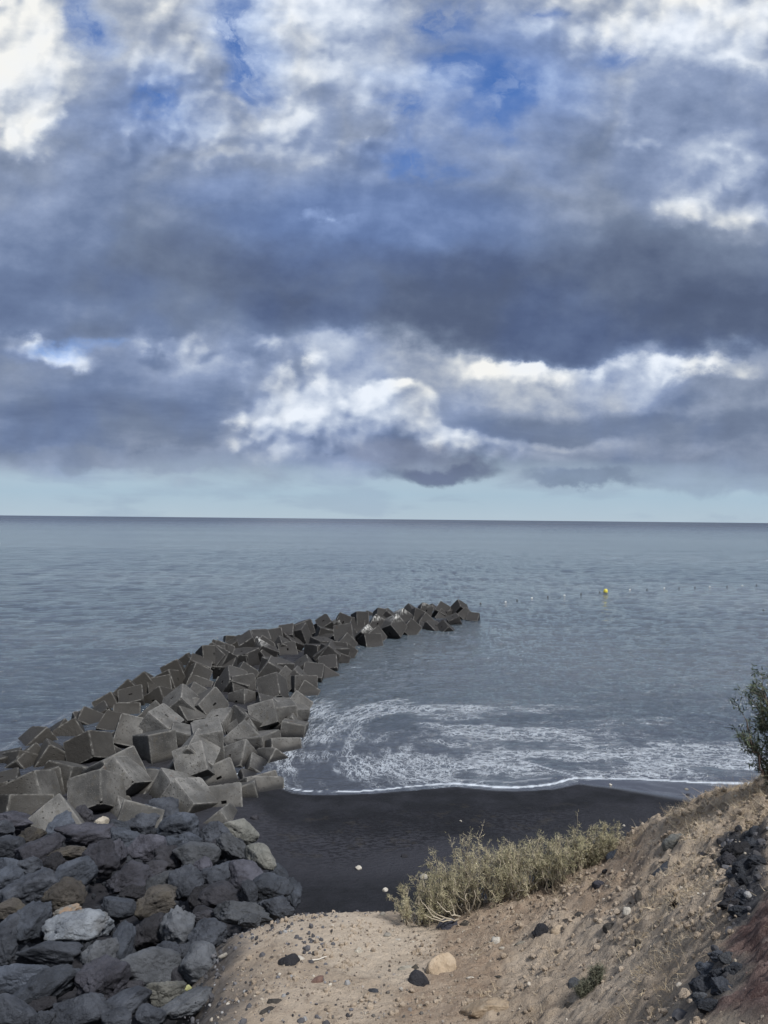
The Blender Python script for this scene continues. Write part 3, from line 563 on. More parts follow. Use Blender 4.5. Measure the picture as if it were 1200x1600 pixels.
# the overlapping front of the second swash
F2 = np.array([at_z(px, py, 0)[:2] for px, py in [(808, 1188), (835, 1195), (862, 1203), (885, 1211), (902, 1216)]])
ed = np.maximum(ed, .7 * (1 - sstep(.02, .09, dline(F2, X + .05 * fbm(X, Yg, 2, 2, seed=117), Yg))))
F3 = np.array([at_z(px, py, 0)[:2] for px, py in [(620, 1222), (690, 1217), (740, 1220), (800, 1223), (860, 1218)]])
ed = np.maximum(ed, .35 * (1 - sstep(.03, .10, dline(F3, X + .05 * fbm(X, Yg, 2, 2, seed=118), Yg))))
fattr(o, 'edge', ed)
fattr(o, 'shallow', 1 - sstep(3, 16, off))
vattr(o, 'flow', np.stack([uu, rr, np.zeros_like(uu)], -1).reshape(-1, 3))
tag(o, kind='structure', label='grey blue sea with foam washing onto the sand', cat='sea')
BLOCKS = """
C1,-1.61,1.07,0.72,-13.57,29.87,0.68,1.30,1.53,1.69
C2,1.09,2.74,-0.48,-13.64,29.09,0.29,1.72,1.72,1.30
C3,3.01,-0.03,-1.55,-16.63,35.86,-0.42,1.49,1.68,1.67
C4,1.67,-3.34,-0.16,-17.78,39.39,-0.35,1.68,1.72,1.30
C5,2.22,2.04,-1.63,-16.31,40.89,-0.41,1.71,1.68,1.30
C6,0.80,-3.60,-0.34,-16.32,44.91,-0.33,1.39,1.72,1.30
C8,-1.45,1.27,0.48,-13.76,36.36,0.44,1.34,1.48,1.67
C9,-1.54,1.42,0.55,-11.01,29.88,0.71,1.36,1.43,1.72
C10,3.60,-1.51,-0.65,-10.88,26.53,0.61,1.72,1.30,1.71
C11,-1.80,1.28,-0.31,-9.91,29.50,-0.33,1.58,1.30,1.30
C12,-2.03,0.74,1.48,-14.19,31.60,0.30,1.30,1.72,1.72
C14,-1.14,-2.92,0.84,-16.75,36.04,-0.39,1.72,1.71,1.30
C13,-0.17,1.93,-1.89,-15.63,32.04,-0.17,1.30,1.60,1.72
D1,2.10,-3.93,-1.36,-10.76,36.64,0.53,1.45,1.66,1.41
D2,-0.66,2.01,1.39,-10.66,31.52,0.65,1.43,1.45,1.66
D3,-2.33,0.48,1.37,-11.18,32.23,0.79,1.34,1.71,1.69
D4,-2.01,-1.63,0.49,-11.42,39.57,0.75,1.59,1.48,1.37
D5,-2.29,-1.02,0.42,-10.85,43.06,0.34,1.49,1.49,1.39
D6,2.84,-2.66,0.42,-11.32,43.41,0.84,1.63,1.47,1.46
D7,3.25,0.52,0.10,-7.84,34.67,1.34,1.31,1.72,1.70
D8,-0.35,2.51,1.42,-7.99,33.14,0.86,1.35,1.30,1.72
D9,3.19,0.04,-1.14,-8.15,33.54,0.98,1.38,1.71,1.69
D10,2.96,0.88,-0.64,-8.33,31.33,0.21,1.55,1.55,1.39
D11,-0.53,1.93,1.10,-7.52,30.08,0.32,1.30,1.46,1.64
D12,3.07,-1.16,-1.80,-7.42,33.75,-0.04,1.30,1.71,1.71
D12b,-1.89,-0.85,1.90,-6.24,30.78,-0.33,1.68,1.69,1.42
D13,-2.06,1.01,0.21,-6.84,39.17,-0.15,1.69,1.50,1.68
D14,0.11,2.13,-1.25,-7.15,41.00,-0.23,1.40,1.69,1.71
D15,0.68,1.17,1.04,-6.43,42.39,0.57,1.72,1.33,1.46
D16,-0.26,1.51,0.25,-5.52,42.96,0.53,1.30,1.72,1.30
D17,-1.22,1.52,0.47,-8.62,47.93,-0.07,1.34,1.33,1.50
D18,-1.49,1.27,-0.79,-6.68,45.29,-0.05,1.65,1.65,1.72
D19,-2.21,0.19,1.22,-10.07,44.04,0.59,1.39,1.70,1.67
D20,0.53,2.54,-1.83,-8.70,41.75,0.02,1.36,1.70,1.57
D21,-0.85,-3.48,2.02,-7.39,41.83,0.20,1.30,1.72,1.72
D22,-1.54,1.42,0.55,-6.90,48.67,0.61,1.62,1.42,1.64
D23,-1.69,-2.81,0.31,-5.45,51.74,0.26,1.72,1.72,1.30
D24,-0.76,2.11,-0.37,-5.13,44.29,0.37,1.72,1.72,1.30
D25,0.70,1.72,-0.75,-5.26,43.57,0.42,1.30,1.72,1.68
D26,2.45,-2.56,0.73,-5.21,42.65,-0.19,1.72,1.72,1.30
D27,-0.14,2.09,-2.48,-4.73,41.16,-0.23,1.30,1.68,1.72
D28,-0.59,2.04,-0.35,-5.12,50.55,-0.40,1.71,1.72,1.30
D29,-1.68,2.53,-0.27,-6.23,39.06,-0.11,1.72,1.71,1.30
D30,1.22,2.46,-0.50,-5.14,38.51,-0.33,1.70,1.72,1.30
D31,3.06,0.17,-0.92,-5.91,35.56,-0.65,1.36,1.71,1.69
D32,3.12,-2.50,1.22,-5.68,34.03,-0.89,1.65,1.64,1.72
D33,-0.92,1.49,0.06,-5.28,32.84,-0.39,1.30,1.65,1.72
D34,-1.89,1.86,-0.86,-6.11,28.80,-0.33,1.72,1.70,1.30
D35,-2.37,-0.16,0.47,-12.98,39.14,0.21,1.30,1.72,1.71
D36,2.15,1.42,-2.51,-15.01,45.35,-0.53,1.67,1.60,1.54
D37,0.20,-2.90,1.92,-15.31,47.32,-0.11,1.46,1.71,1.70
D38,-1.92,-1.08,1.80,-14.40,50.24,-0.04,1.68,1.70,1.50
D39,-1.53,1.17,0.34,-13.73,47.79,-0.03,1.30,1.48,1.59
D40,-2.26,0.01,0.54,-12.60,52.01,-0.35,1.65,1.59,1.66
D41,-0.74,2.00,-0.05,-11.24,45.53,0.61,1.71,1.72,1.30
D43,2.21,2.21,-1.38,-11.92,41.09,0.53,1.72,1.72,1.30
E1,2.47,1.98,-1.40,-15.37,50.52,0.17,1.72,1.72,1.30
E2,-2.00,-1.80,1.08,-15.83,48.77,0.09,1.72,1.72,1.30
E3,-1.78,-1.51,1.30,-14.23,53.03,0.54,1.72,1.72,1.30
E4,2.06,-3.61,-0.03,-12.87,52.62,0.34,1.72,1.64,1.40
E6,-1.54,1.43,-0.77,-13.00,53.75,0.76,1.68,1.68,1.56
E7,-1.78,0.88,0.11,-11.90,55.73,1.30,1.72,1.30,1.71
E8,1.34,2.38,-0.42,-12.41,55.55,1.36,1.65,1.72,1.39
E9,-1.96,0.08,0.39,-12.20,56.72,1.39,1.30,1.72,1.72
E10,-1.45,1.14,0.57,-14.40,51.69,0.22,1.40,1.70,1.66
E11,2.29,2.06,-1.68,-16.49,46.78,-0.31,1.72,1.72,1.30
F1,-1.91,0.03,0.49,-11.92,56.74,1.34,1.53,1.70,1.67
F2,2.57,1.74,-0.84,-11.71,55.74,1.27,1.70,1.72,1.40
F3,0.03,2.59,-1.82,-11.34,55.51,0.40,1.43,1.67,1.68
F4,0.22,2.10,-1.55,-10.74,61.92,1.17,1.30,1.72,1.72
F5,3.01,-2.92,1.70,-10.14,63.57,1.14,1.69,1.71,1.44
F6,-1.74,-1.14,1.49,-9.22,66.95,0.86,1.71,1.72,1.30
F7,-0.19,-2.80,1.72,-8.41,67.91,0.97,1.36,1.72,1.70
F8,0.53,2.44,-1.83,-7.36,68.47,1.05,1.37,1.72,1.65
F9,-1.83,0.74,1.27,-7.35,69.69,1.42,1.30,1.72,1.71
F10,-1.96,1.40,0.01,-5.33,73.25,1.19,1.72,1.32,1.72
F11,-0.23,1.85,0.17,-5.42,71.50,0.64,1.39,1.72,1.47
F12,0.68,1.61,-0.72,-5.21,65.99,0.52,1.33,1.71,1.70
F13,-1.59,1.06,-0.21,-8.10,66.97,0.31,1.59,1.70,1.56
F14,-2.30,-0.42,0.05,-8.09,64.97,-0.03,1.56,1.52,1.63
F15,0.49,1.49,-0.68,-5.27,62.83,0.56,1.30,1.72,1.72
F16,-0.09,-2.80,1.78,-4.05,58.89,-0.11,1.42,1.69,1.70
F17,0.68,1.61,-0.74,-3.90,61.81,0.63,1.30,1.72,1.72
F18,3.01,-0.01,-1.12,-4.29,61.17,0.57,1.30,1.72,1.71
F19,0.08,-2.62,1.62,-4.96,54.80,0.06,1.44,1.69,1.70
F20,0.45,2.01,-1.61,-5.71,58.12,0.02,1.30,1.72,1.72
F21,0.52,1.69,-0.63,-7.46,54.05,0.88,1.30,1.72,1.72
F22,-1.90,0.22,0.68,-9.47,52.19,0.61,1.30,1.69,1.71
F23,-1.38,1.39,-0.31,-9.91,50.88,0.44,1.63,1.68,1.45
F24,-1.91,0.90,1.51,-9.50,50.87,0.44,1.30,1.72,1.71
F25,-1.45,2.12,-0.42,-9.46,60.87,0.28,1.66,1.66,1.55
F26,-1.96,0.30,0.64,-9.71,61.84,0.89,1.36,1.72,1.70
F27,-0.11,-2.41,2.01,-10.88,59.69,0.33,1.33,1.72,1.69
F28,3.27,-2.57,0.81,-9.47,61.20,0.92,1.68,1.33,1.72
F29,-1.57,1.39,-0.48,-8.57,65.48,0.24,1.67,1.71,1.40
F30,-1.45,2.59,-0.02,-10.63,59.89,0.51,1.72,1.70,1.33
F31,3.02,0.10,-0.98,-7.75,53.25,0.79,1.30,1.72,1.69
F32,-0.65,2.18,-0.34,-6.73,51.73,0.32,1.70,1.71,1.30
F33,2.88,-0.08,-1.21,-5.98,52.13,0.37,1.31,1.72,1.70
G2,-1.85,-0.91,1.52,-3.42,68.76,1.01,1.65,1.65,1.72
G3,-1.92,0.20,0.43,-4.00,74.60,1.25,1.30,1.72,1.71
G4,0.50,2.07,-1.81,-4.33,74.51,0.77,1.31,1.72,1.71
G5,-0.59,1.55,0.06,-2.35,78.42,1.02,1.72,1.64,1.33
G6,-1.59,-0.73,1.74,-2.58,77.99,0.30,1.68,1.69,1.49
G7,-0.57,1.68,-0.10,-0.26,81.49,1.00,1.72,1.67,1.34
G8,-2.85,0.07,1.04,0.36,81.66,0.94,1.32,1.72,1.72
G9,-0.58,2.06,-0.27,-0.80,80.89,0.22,1.71,1.70,1.38
G10,3.31,-0.40,-1.43,-1.62,71.40,0.43,1.64,1.66,1.66
G11,0.65,-3.59,0.36,-3.16,73.19,-0.06,1.64,1.71,1.41
G12,1.29,-3.66,0.56,-3.31,64.70,0.66,1.72,1.71,1.30
G13,-2.23,0.49,1.10,-0.94,70.72,0.46,1.42,1.70,1.69
G14,-1.08,2.16,-0.09,1.02,74.34,1.00,1.66,1.66,1.68
G15,-0.86,2.00,-0.04,2.02,84.87,0.42,1.70,1.63,1.49
G16,-1.60,1.46,-0.37,3.35,88.23,0.69,1.71,1.33,1.72
G17,-0.60,2.21,-0.26,2.66,77.06,0.33,1.68,1.68,1.50
G18,-0.84,2.18,-0.19,4.50,86.23,-0.15,1.62,1.67,1.54
G19,1.64,-3.97,-0.21,3.69,87.07,0.33,1.70,1.61,1.50
G20,1.11,-4.14,0.40,4.74,88.59,0.77,1.69,1.67,1.51
G21,2.90,-0.06,-1.36,-4.42,61.40,0.62,1.30,1.72,1.71
G22,-1.48,-0.93,1.69,-3.57,62.41,0.42,1.72,1.72,1.30
G24,0.66,-4.30,0.33,-3.47,61.72,-0.25,1.70,1.72,1.30
G25,1.76,-2.97,-0.15,-5.27,70.03,0.09,1.64,1.72,1.33
G26,-0.49,2.12,-0.20,-3.12,64.08,0.05,1.72,1.71,1.30
G27,-0.74,1.45,-0.05,-1.11,70.18,0.17,1.37,1.62,1.72
H1,-2.39,0.41,0.62,6.81,90.85,0.52,1.49,1.69,1.69
H2,1.24,-3.70,0.73,6.72,90.21,-0.29,1.65,1.67,1.54
H3,1.14,-3.17,0.19,7.76,90.97,-0.00,1.66,1.66,1.63
H4,0.5,0.6,0.3,9.05,90.6,0.95,1.45,1.45,1.45
H5,0.9,-0.4,0.7,9.55,89.2,0.25,1.4,1.4,1.4
H6,-0.5,0.8,1.2,10.35,88.4,-0.05,1.35,1.35,1.35
H7,-1.69,1.47,-0.30,6.63,79.81,-0.11,1.72,1.32,1.71
H8,-1.29,1.04,-0.25,5.26,80.25,-0.10,1.72,1.32,1.72
Z0,-0.43,1.64,0.11,-14.16,72.13,-0.34,1.46,1.46,1.46
Z1,2.44,0.86,-0.80,-5.34,36.93,-0.55,1.50,1.50,1.50
Z2,0.38,0.10,0.57,-10.96,30.07,-0.42,1.52,1.52,1.52
Z3,-2.40,0.09,-1.41,-16.51,43.13,-0.32,1.40,1.40,1.40
Z4,0.37,1.61,-1.29,-15.45,36.18,-0.11,1.57,1.57,1.57
Z5,-0.10,-1.26,0.55,-8.49,26.83,0.70,1.42,1.42,1.42
Z6,-0.94,-0.76,-1.87,-9.89,32.57,-0.20,1.45,1.45,1.45
Z7,-1.78,-2.24,0.21,-10.09,38.85,0.20,1.36,1.36,1.36
Z8,1.42,-0.90,-1.76,-14.65,42.10,-0.16,1.36,1.36,1.36
Z9,-2.30,0.82,-1.25,-4.19,55.99,-0.41,1.47,1.47,1.47
Z10,-0.92,-2.64,0.51,-7.65,65.79,-0.45,1.54,1.54,1.54
Z11,1.92,-1.33,-1.51,-6.80,36.56,-0.32,1.59,1.59,1.59
Z13,1.39,-0.15,0.34,-5.72,31.97,-0.26,1.37,1.37,1.37
Z14,2.65,-1.10,0.75,-5.28,33.51,-0.49,1.42,1.42,1.42
Z15,-0.50,0.42,-0.32,-1.55,91.86,-0.52,1.40,1.40,1.40
Z17,0.28,0.96,0.17,-17.20,41.04,-0.44,1.39,1.39,1.39
Z18,0.15,-0.49,0.52,-12.69,67.52,0.20,1.39,1.39,1.39
Z19,0.67,-0.98,-0.33,-16.66,43.33,-0.44,1.40,1.40,1.40
Z20,-0.00,-0.14,0.34,-17.77,36.37,-0.49,1.50,1.50,1.50
Z21,-0.67,-0.23,1.68,-6.55,74.17,0.39,1.42,1.42,1.42
Z22,1.32,0.73,-0.68,-15.35,60.01,-0.08,1.40,1.40,1.40
Z23,1.12,-1.77,-0.58,-13.56,39.78,-0.50,1.39,1.39,1.39
Z24,0.58,0.67,0.45,6.33,98.03,-0.43,1.53,1.53,1.53
Z25,-0.15,-1.69,2.29,-13.37,32.58,0.35,1.35,1.35,1.35
Z26,-1.99,1.76,-0.15,7.91,85.11,0.18,1.36,1.36,1.36
Z27,0.94,1.45,1.91,-7.92,30.07,-0.49,1.41,1.41,1.41
Z28,0.76,0.29,-0.10,-10.67,51.95,-0.48,1.58,1.58,1.58
Z29,-0.11,2.02,0.21,-7.43,30.12,-0.50,1.40,1.40,1.40
Z30,1.04,-0.31,-1.60,-13.73,37.05,-0.36,1.55,1.55,1.55
Z31,0.50,0.38,0.04,4.27,82.96,-0.54,1.38,1.38,1.38
Z32,-0.50,-0.43,-0.65,-10.89,30.42,-0.50,1.52,1.52,1.52
Z33,0.07,0.35,-0.92,-16.75,43.55,-0.50,1.41,1.41,1.41
"""
SKIP_BLOCKS = set("""""".split())
# ------------------------------------------------------------------ concrete blocks of the breakwater
_ax = np.array([-1, -.985, -.95, -.88, -.76, -.6, -.44, -.28, -.15, -.085, -.07, 0, .07, .085, .15, .28, .44, .6, .76, .88, .95, .985, 1.0])
def block_mesh(seed):
    rs = np.random.RandomState(seed); n = len(_ax); V = []; F = []; idx = {}
    def vid(p):
        q = tuple(np.round(p, 4))
        if q not in idx: idx[q] = len(V); V.append(p)
        return idx[q]
    holes = {int(rs.randint(0, 6))} | {int(rs.randint(0, 6))}
    hv = []
    for f in range(6):
        a = f // 2; s = -1 if f % 2 else 1
        def pt(i, j):
            p = [0, 0, 0]; p[a] = s; p[(a + 1) % 3] = _ax[i]; p[(a + 2) % 3] = _ax[j]; return p
        for i in range(n - 1):
            for j in range(n - 1):
                q = [vid(pt(i, j)), vid(pt(i + 1, j)), vid(pt(i + 1, j + 1)), vid(pt(i, j + 1))]
                F.append(q if s > 0 else q[::-1])
                if f in holes and 9 <= i <= 12 and 8 <= j <= 13: hv += [(v, a, s) for v in q]
    V = np.array(V, float)
    hs = set(hv)
    P = V.copy()
    # rounded and chipped arrises
    A = np.sort(np.abs(V), 1); second = A[:, 1]; third = A[:, 0]
    edge = np.clip((second - .90) / .10, 0, 1)
    corner = np.clip((third - .86) / .14, 0, 1)
    nn = np.array([mn.noise(Vector(v * 2.2 + seed * 7.1)) for v in V]); n2 = np.array([mn.noise(Vector(v * 7. + seed * 3.3)) for v in V]); n3 = np.array([mn.noise(Vector(v * 1.1 + seed * 1.7)) for v in V])
    chip = np.clip(nn * .5 + n2 * .7 - .08, 0, 1)
    k_ = 1 - .012 * edge - .07 * edge * chip - .05 * corner * (.3 + np.clip(nn + .3, 0, 1)) - .16 * corner * (nn > .30)
    P *= k_[:, None]
    P += (V * (.010 * n3 + .004 * n2)[:, None])
    # slightly out of square, as cast
    P = P @ (np.eye(3) + rs.uniform(-.025, .025, (3, 3))).T
    for v, a, s in hs:
        b_ = [V[v][(a + 1) % 3], V[v][(a + 2) % 3]]
        if abs(b_[0]) < .075 and abs(b_[1]) < .12: P[v][a] -= s * .35
    me = bpy.data.meshes.new("concrete_block"); me.from_pydata([tuple(p * .5) for p in P], [], F); me.update()
    for p in me.polygons: p.use_smooth = False
    at = me.attributes.new('edge', 'FLOAT', 'POINT'); at.data.foreach_set('value', np.clip(edge * .7 + edge * chip * 2, 0, 1).astype(np.float32))
    me.materials.append(M_CONC)
    return me
BM = [block_mesh(s) for s in range(14)]
def rotm(w):
    v = Vector(w); a = v.length
    return Matrix.Rotation(a, 3, v.normalized()) if a > 1e-6 else Matrix.Identity(3)
CL = np.array([[-10.5, 20], [-10.8, 32], [-10.5, 42], [-9.3, 52], [-7.2, 62], [-3.8, 70], [0.5, 78], [5, 84.5], [8.2, 88.3]], float)
def seg(x, y):
    best = (1e9, 0, 0); s0 = 0
    for a, b_ in zip(CL[:-1], CL[1:]):
        e = b_ - a; Ln = np.hypot(*e); t = np.clip(((x - a[0]) * e[0] + (y - a[1]) * e[1]) / Ln / Ln, 0, 1)
        dd = np.hypot(x - a[0] - t * e[0], y - a[1] - t * e[1]); side = np.sign(e[0] * (y - a[1]) - e[1] * (x - a[0]))
        if dd < best[0]: best = (dd, s0 + t * Ln, side)
        s0 += Ln
    return best
BL = [(l.split(',')[0], [float(q) for q in l.split(',')[1:]]) for l in BLOCKS.strip().split('\n')]
ORD = 'first second third fourth fifth sixth seventh eighth ninth tenth eleventh twelfth thirteenth fourteenth fifteenth sixteenth seventeenth eighteenth nineteenth twentieth'.split()
HERO = {
 'C1': 'broad smooth concrete cube with a sharp upright edge above the dark boulders, far left',
 'C2': 'pale concrete cube cut off at the left border beside the dark boulders',
 'C3': 'brownish round-shouldered concrete cube with a white-streaked peak, far left of the breakwater',
 'C8': 'tall concrete cube with a pointed top and dark shaded face standing over the left boulders',
 'C9': 'large concrete cube showing a round lifting hole on its right face near the boulders',
 'C10': 'concrete cube sunk so only a triangular lit corner shows above the left boulders',
 'C11': 'narrow wedge-like corner of a concrete cube behind the small pale stone',
 'D1': 'upright concrete cube with a smooth square front face in the middle of the near blocks',
 'D2': 'concrete cube with a long pale sloping top and dark underside above the boulders',
 'D4': 'concrete cube with a smooth diamond-shaped pale top tilted toward the beach',
 'D5': 'pale concrete cube with a pitted left side touching the smooth diamond-topped block',
 'D7': 'flat-faced concrete cube with a ragged lifting hole above the sharp pointed block',
 'D8': 'big tilted concrete cube with a sharp point and a lifting hole, left face lit',
 'D10': 'bright-topped concrete cube with a lifting slot, directly behind the frontmost block',
 'D11': 'frontmost large concrete cube with a broad pale top and overhanging lower face above the boulders',
 'D13': 'brown stained concrete cube balanced on a corner with a dark slot in its diamond face',
 'D15': 'rough concrete cube with a wide speckled top and a dark gap beneath, near the waterline',
 'D16': 'concrete cube with a round hole and brown stained foot, beside the rough wide-topped block',
 'D31': 'low concrete block showing a smooth triangular face at the edge of the wash',
 'D32': 'broken flat concrete slab lying at the corner where the foam meets the sand',
 'D33': 'small wedge of concrete block resting on the black sand at the water corner',
 'D12': 'tall grey concrete cube standing just right of the sharp pointed block, by the sand',
 'D12b': 'weathered concrete cube with small pits at the edge of the black sand',
 'D34': 'low broken concrete block beside the frontmost cube, next to the cracked tan boulder',
 'D35': 'badly eroded rubbly concrete cube with crumbled pitted faces',
 'C6': 'dark brown concrete cube with a round hole on the seaward ridge near the camera',
 'F14': 'square-on concrete cube with a flat pale face halfway along the breakwater',
 'F10': 'black wet concrete cube tipped on its corner on the skyline of the bend',
 'F23': 'heavily pitted light speckled concrete cube halfway along the breakwater',
 'D28': 'speckled concrete cube with a hole standing in the foam at the waterline',
 'G2': 'wide flat-faced concrete cube with a small hole at the bend of the breakwater',
 'G9': 'concrete cube whitened by bird droppings on top, past the bend',
 'G15': 'concrete cube with white droppings running from its peak on the far arm',
 'G10': 'broad pyramid-like concrete cube with pale droppings near the lagoon waterline past the bend',
 'G11': 'pale concrete slab-like cube standing on edge past the bend',
 'G14': 'large dark concrete cube with droppings streaks on the lagoon side of the far arm',
 'H1': 'black peaked concrete cube, highest one near the tip of the breakwater',
 'H6': 'last concrete cube at the very tip of the breakwater',
 'E3': 'dark rounded concrete cube with a hole on the seaward skyline',
}
GU = {'G9': 1.0, 'G15': 1.0, 'G10': .9, 'G14': .8, 'F28': .8, 'G4': .5, 'G20': .4}
rb = random.Random(4)
cells = {}
for i, (nm, v) in enumerate(BL):
    if nm in SKIP_BLOCKS: continue
    me = BM[i % len(BM)]
    if nm in GU:
        me = me.copy(); at = me.attributes.new('guano', 'FLOAT', 'POINT')
        R3 = rotm(v[:3]); co = [(R3 @ vv.co).z for vv in me.vertices]; at.data.foreach_set('value', np.array([max(0., min(1., (c - .35) / .35)) * GU[nm] for c in co], np.float32))
    o = bpy.data.objects.new("concrete_block", me); link(o)
    o.matrix_world = Matrix.Translation(v[3:6]) @ (rotm(v[:3]) @ Matrix.Diagonal(v[6:9])).to_4x4()
    o['category'] = 'concrete block'; o['group'] = 'concrete cubes of the breakwater'
    if nm in HERO: o['label'] = HERO[nm]
    else:
        dd, s, sd_ = seg(v[3], v[4])
        row = 'crest' if (dd < 2.2) else ('seaward side' if sd_ > 0 else ('lagoon waterline' if v[5] < .15 else 'lagoon side'))
        y = v[4]
        zone = ('start' if y < 34 else 'first stretch' if y < 42 else 'foam stretch' if y < 50 else 'middle stretch' if y < 58 else 'stretch before bend' if y < 66 else 'bend' if y < 74 else 'far arm' if y < 82 else 'outer end')
        wet_ = 'dark damp' if (v[5] < .1 or row == 'seaward side') else 'grey'
        cells.setdefault((zone, row, wet_), []).append((s, o))
for (zone, row, wet_), L_ in cells.items():
    L_.sort(key=lambda t: t[0])
    for j, (s, o) in enumerate(L_):
        o['label'] = '%s concrete cube, %s from the beach, %s, breakwater %s' % (wet_, ORD[min(j, 19)], row, zone)
# ------------------------------------------------------------------ boulders and stones
bmi = bmesh.new(); bmesh.ops.create_icosphere(bmi, subdivisions=5, radius=1); ICO5 = (np.array([v.co[:] for v in bmi.verts]), np.array([[v.index for v in f.verts] for f in bmi.faces])); bmi.free()
bmi = bmesh.new(); bmesh.ops.create_icosphere(bmi, subdivisions=3, radius=1); ICO3 = (np.array([v.co[:] for v in bmi.verts]), np.array([[v.index for v in f.verts] for f in bmi.faces])); bmi.free()
bmi = bmesh.new(); bmesh.ops.create_icosphere(bmi, subdivisions=1, radius=1); ICO1 = (np.array([v.co[:] for v in bmi.verts]), np.array([[v.index for v in f.verts] for f in bmi.faces])); bmi.free()
bmi = bmesh.new(); bmesh.ops.create_icosphere(bmi, subdivisions=2, radius=1); ICO2 = (np.array([v.co[:] for v in bmi.verts]), np.array([[v.index for v in f.verts] for f in bmi.faces])); bmi.free()
def n3(P, f, seed, oct=4, gain=.55):                     # 3-d noise from rotated 2-d slices
    rs = np.random.RandomState(seed); r = 0; a = 1.
    for i in range(oct):
        q, _ = np.linalg.qr(rs.normal(size=(3, 3))); Q = P @ q * f + rs.uniform(0, 50, 3)
        r = r + a * (pn(Q[:, 0], Q[:, 1], seed + i) + pn(Q[:, 1] + 9, Q[:, 2], seed + i + 5) + pn(Q[:, 2], Q[:, 0] + 5, seed + i + 9)) * .6
        a *= gain; f *= 2.07
    return r
def stone_verts(seed, ico, nplanes=13, rough=.05, sharp=26.):
    rs = np.random.RandomState(seed); N = ico[0]
    pl = rs.normal(size=(nplanes, 3)); pl /= np.linalg.norm(pl, axis=1)[:, None]
    dd = rs.uniform(.62, .98, nplanes)
    r = np.full(len(N), 0.0)
    dots = N @ pl.T
    inv = np.where(dots > .05, dots / dd, 0)
    inv = np.concatenate([inv, np.full((len(N), 1), 1 / 1.12)], 1)
    r = 1.0 / (np.power(np.power(inv, sharp).sum(1), 1 / sharp))       # smooth minimum of the plane distances
    V = N * r[:, None]
    V = V + N * (rough * 1.3 * n3(V, 1.3, seed + 1, 3) + rough * 1.3 * n3(V, 3.4, seed + 2, 5, .62) - rough * .8 * np.abs(n3(V, 2.1, seed + 3, 3)))[:, None]
    ext = np.abs(V).max(0); return V / ext
def put_stone(name, seed, c, right, up, fw, w, h, dp, mat, ico=ICO5, **kw):
    V = stone_verts(seed, ico, **kw) * np.array([w / 2, dp / 2, h / 2])
    o = mesh_np(name, V, ico[1], mat)
    Mx = Matrix(((right[0], fw[0], up[0], c[0]), (right[1], fw[1], up[1], c[1]), (right[2], fw[2], up[2], c[2]), (0, 0, 0, 1)))
    o.matrix_world = Mx; return o
REG = {'A': (0, 1250, 6.667), 'B': (160, 1250, 6.667), 'C': (300, 1260, 6), 'D': (0, 1420, 6.667), 'E': (160, 1420, 6.667), 'F': (300, 1400, 4.615), 'G': (600, 1270, 3.158), 'H': (540, 1400, 4.286), 'I': (800, 1280, 5.4545), 'J': (980, 1220, 5.4545), 'K': (780, 1420, 5.4545), 'L': (980, 1400, 5.4545), 'P': (0, 0, 1)}
def place(name, line, fn, off, seed, ico, sink=.0, **kw):
    t = line.split('|'); f = t[0].split()
    g = REG[f[0]]; px = g[0] + float(f[1]) / g[2]; py = g[1] + float(f[2]) / g[2]; w = float(f[3]) / g[2]; h = float(f[4]) / g[2]; ang = float(f[5]); ty = f[6]
    Pc = march(px, py, fn, off, 2.5, 40); dist = Pc[1]
    W = w * dist / FPX; Hh = h * dist / FPX
    vd = (Pc - CAM) / np.linalg.norm(Pc - CAM)
    a = rad(ang); right = math.cos(a) * XC + math.sin(a) * YC; right = right - (right @ vd) * vd; right /= np.linalg.norm(right)
    upv = np.cross(right, vd); upv /= np.linalg.norm(upv)
    dp = (W + Hh) * .5 * 1.0
    c = Pc + vd * (dp * sink)
    return put_stone(name, seed, c, right, upv, vd, W * 1.20, Hh * 1.22, dp, MS[ty], ico, **kw), t[1].strip() if len(t) > 1 else None
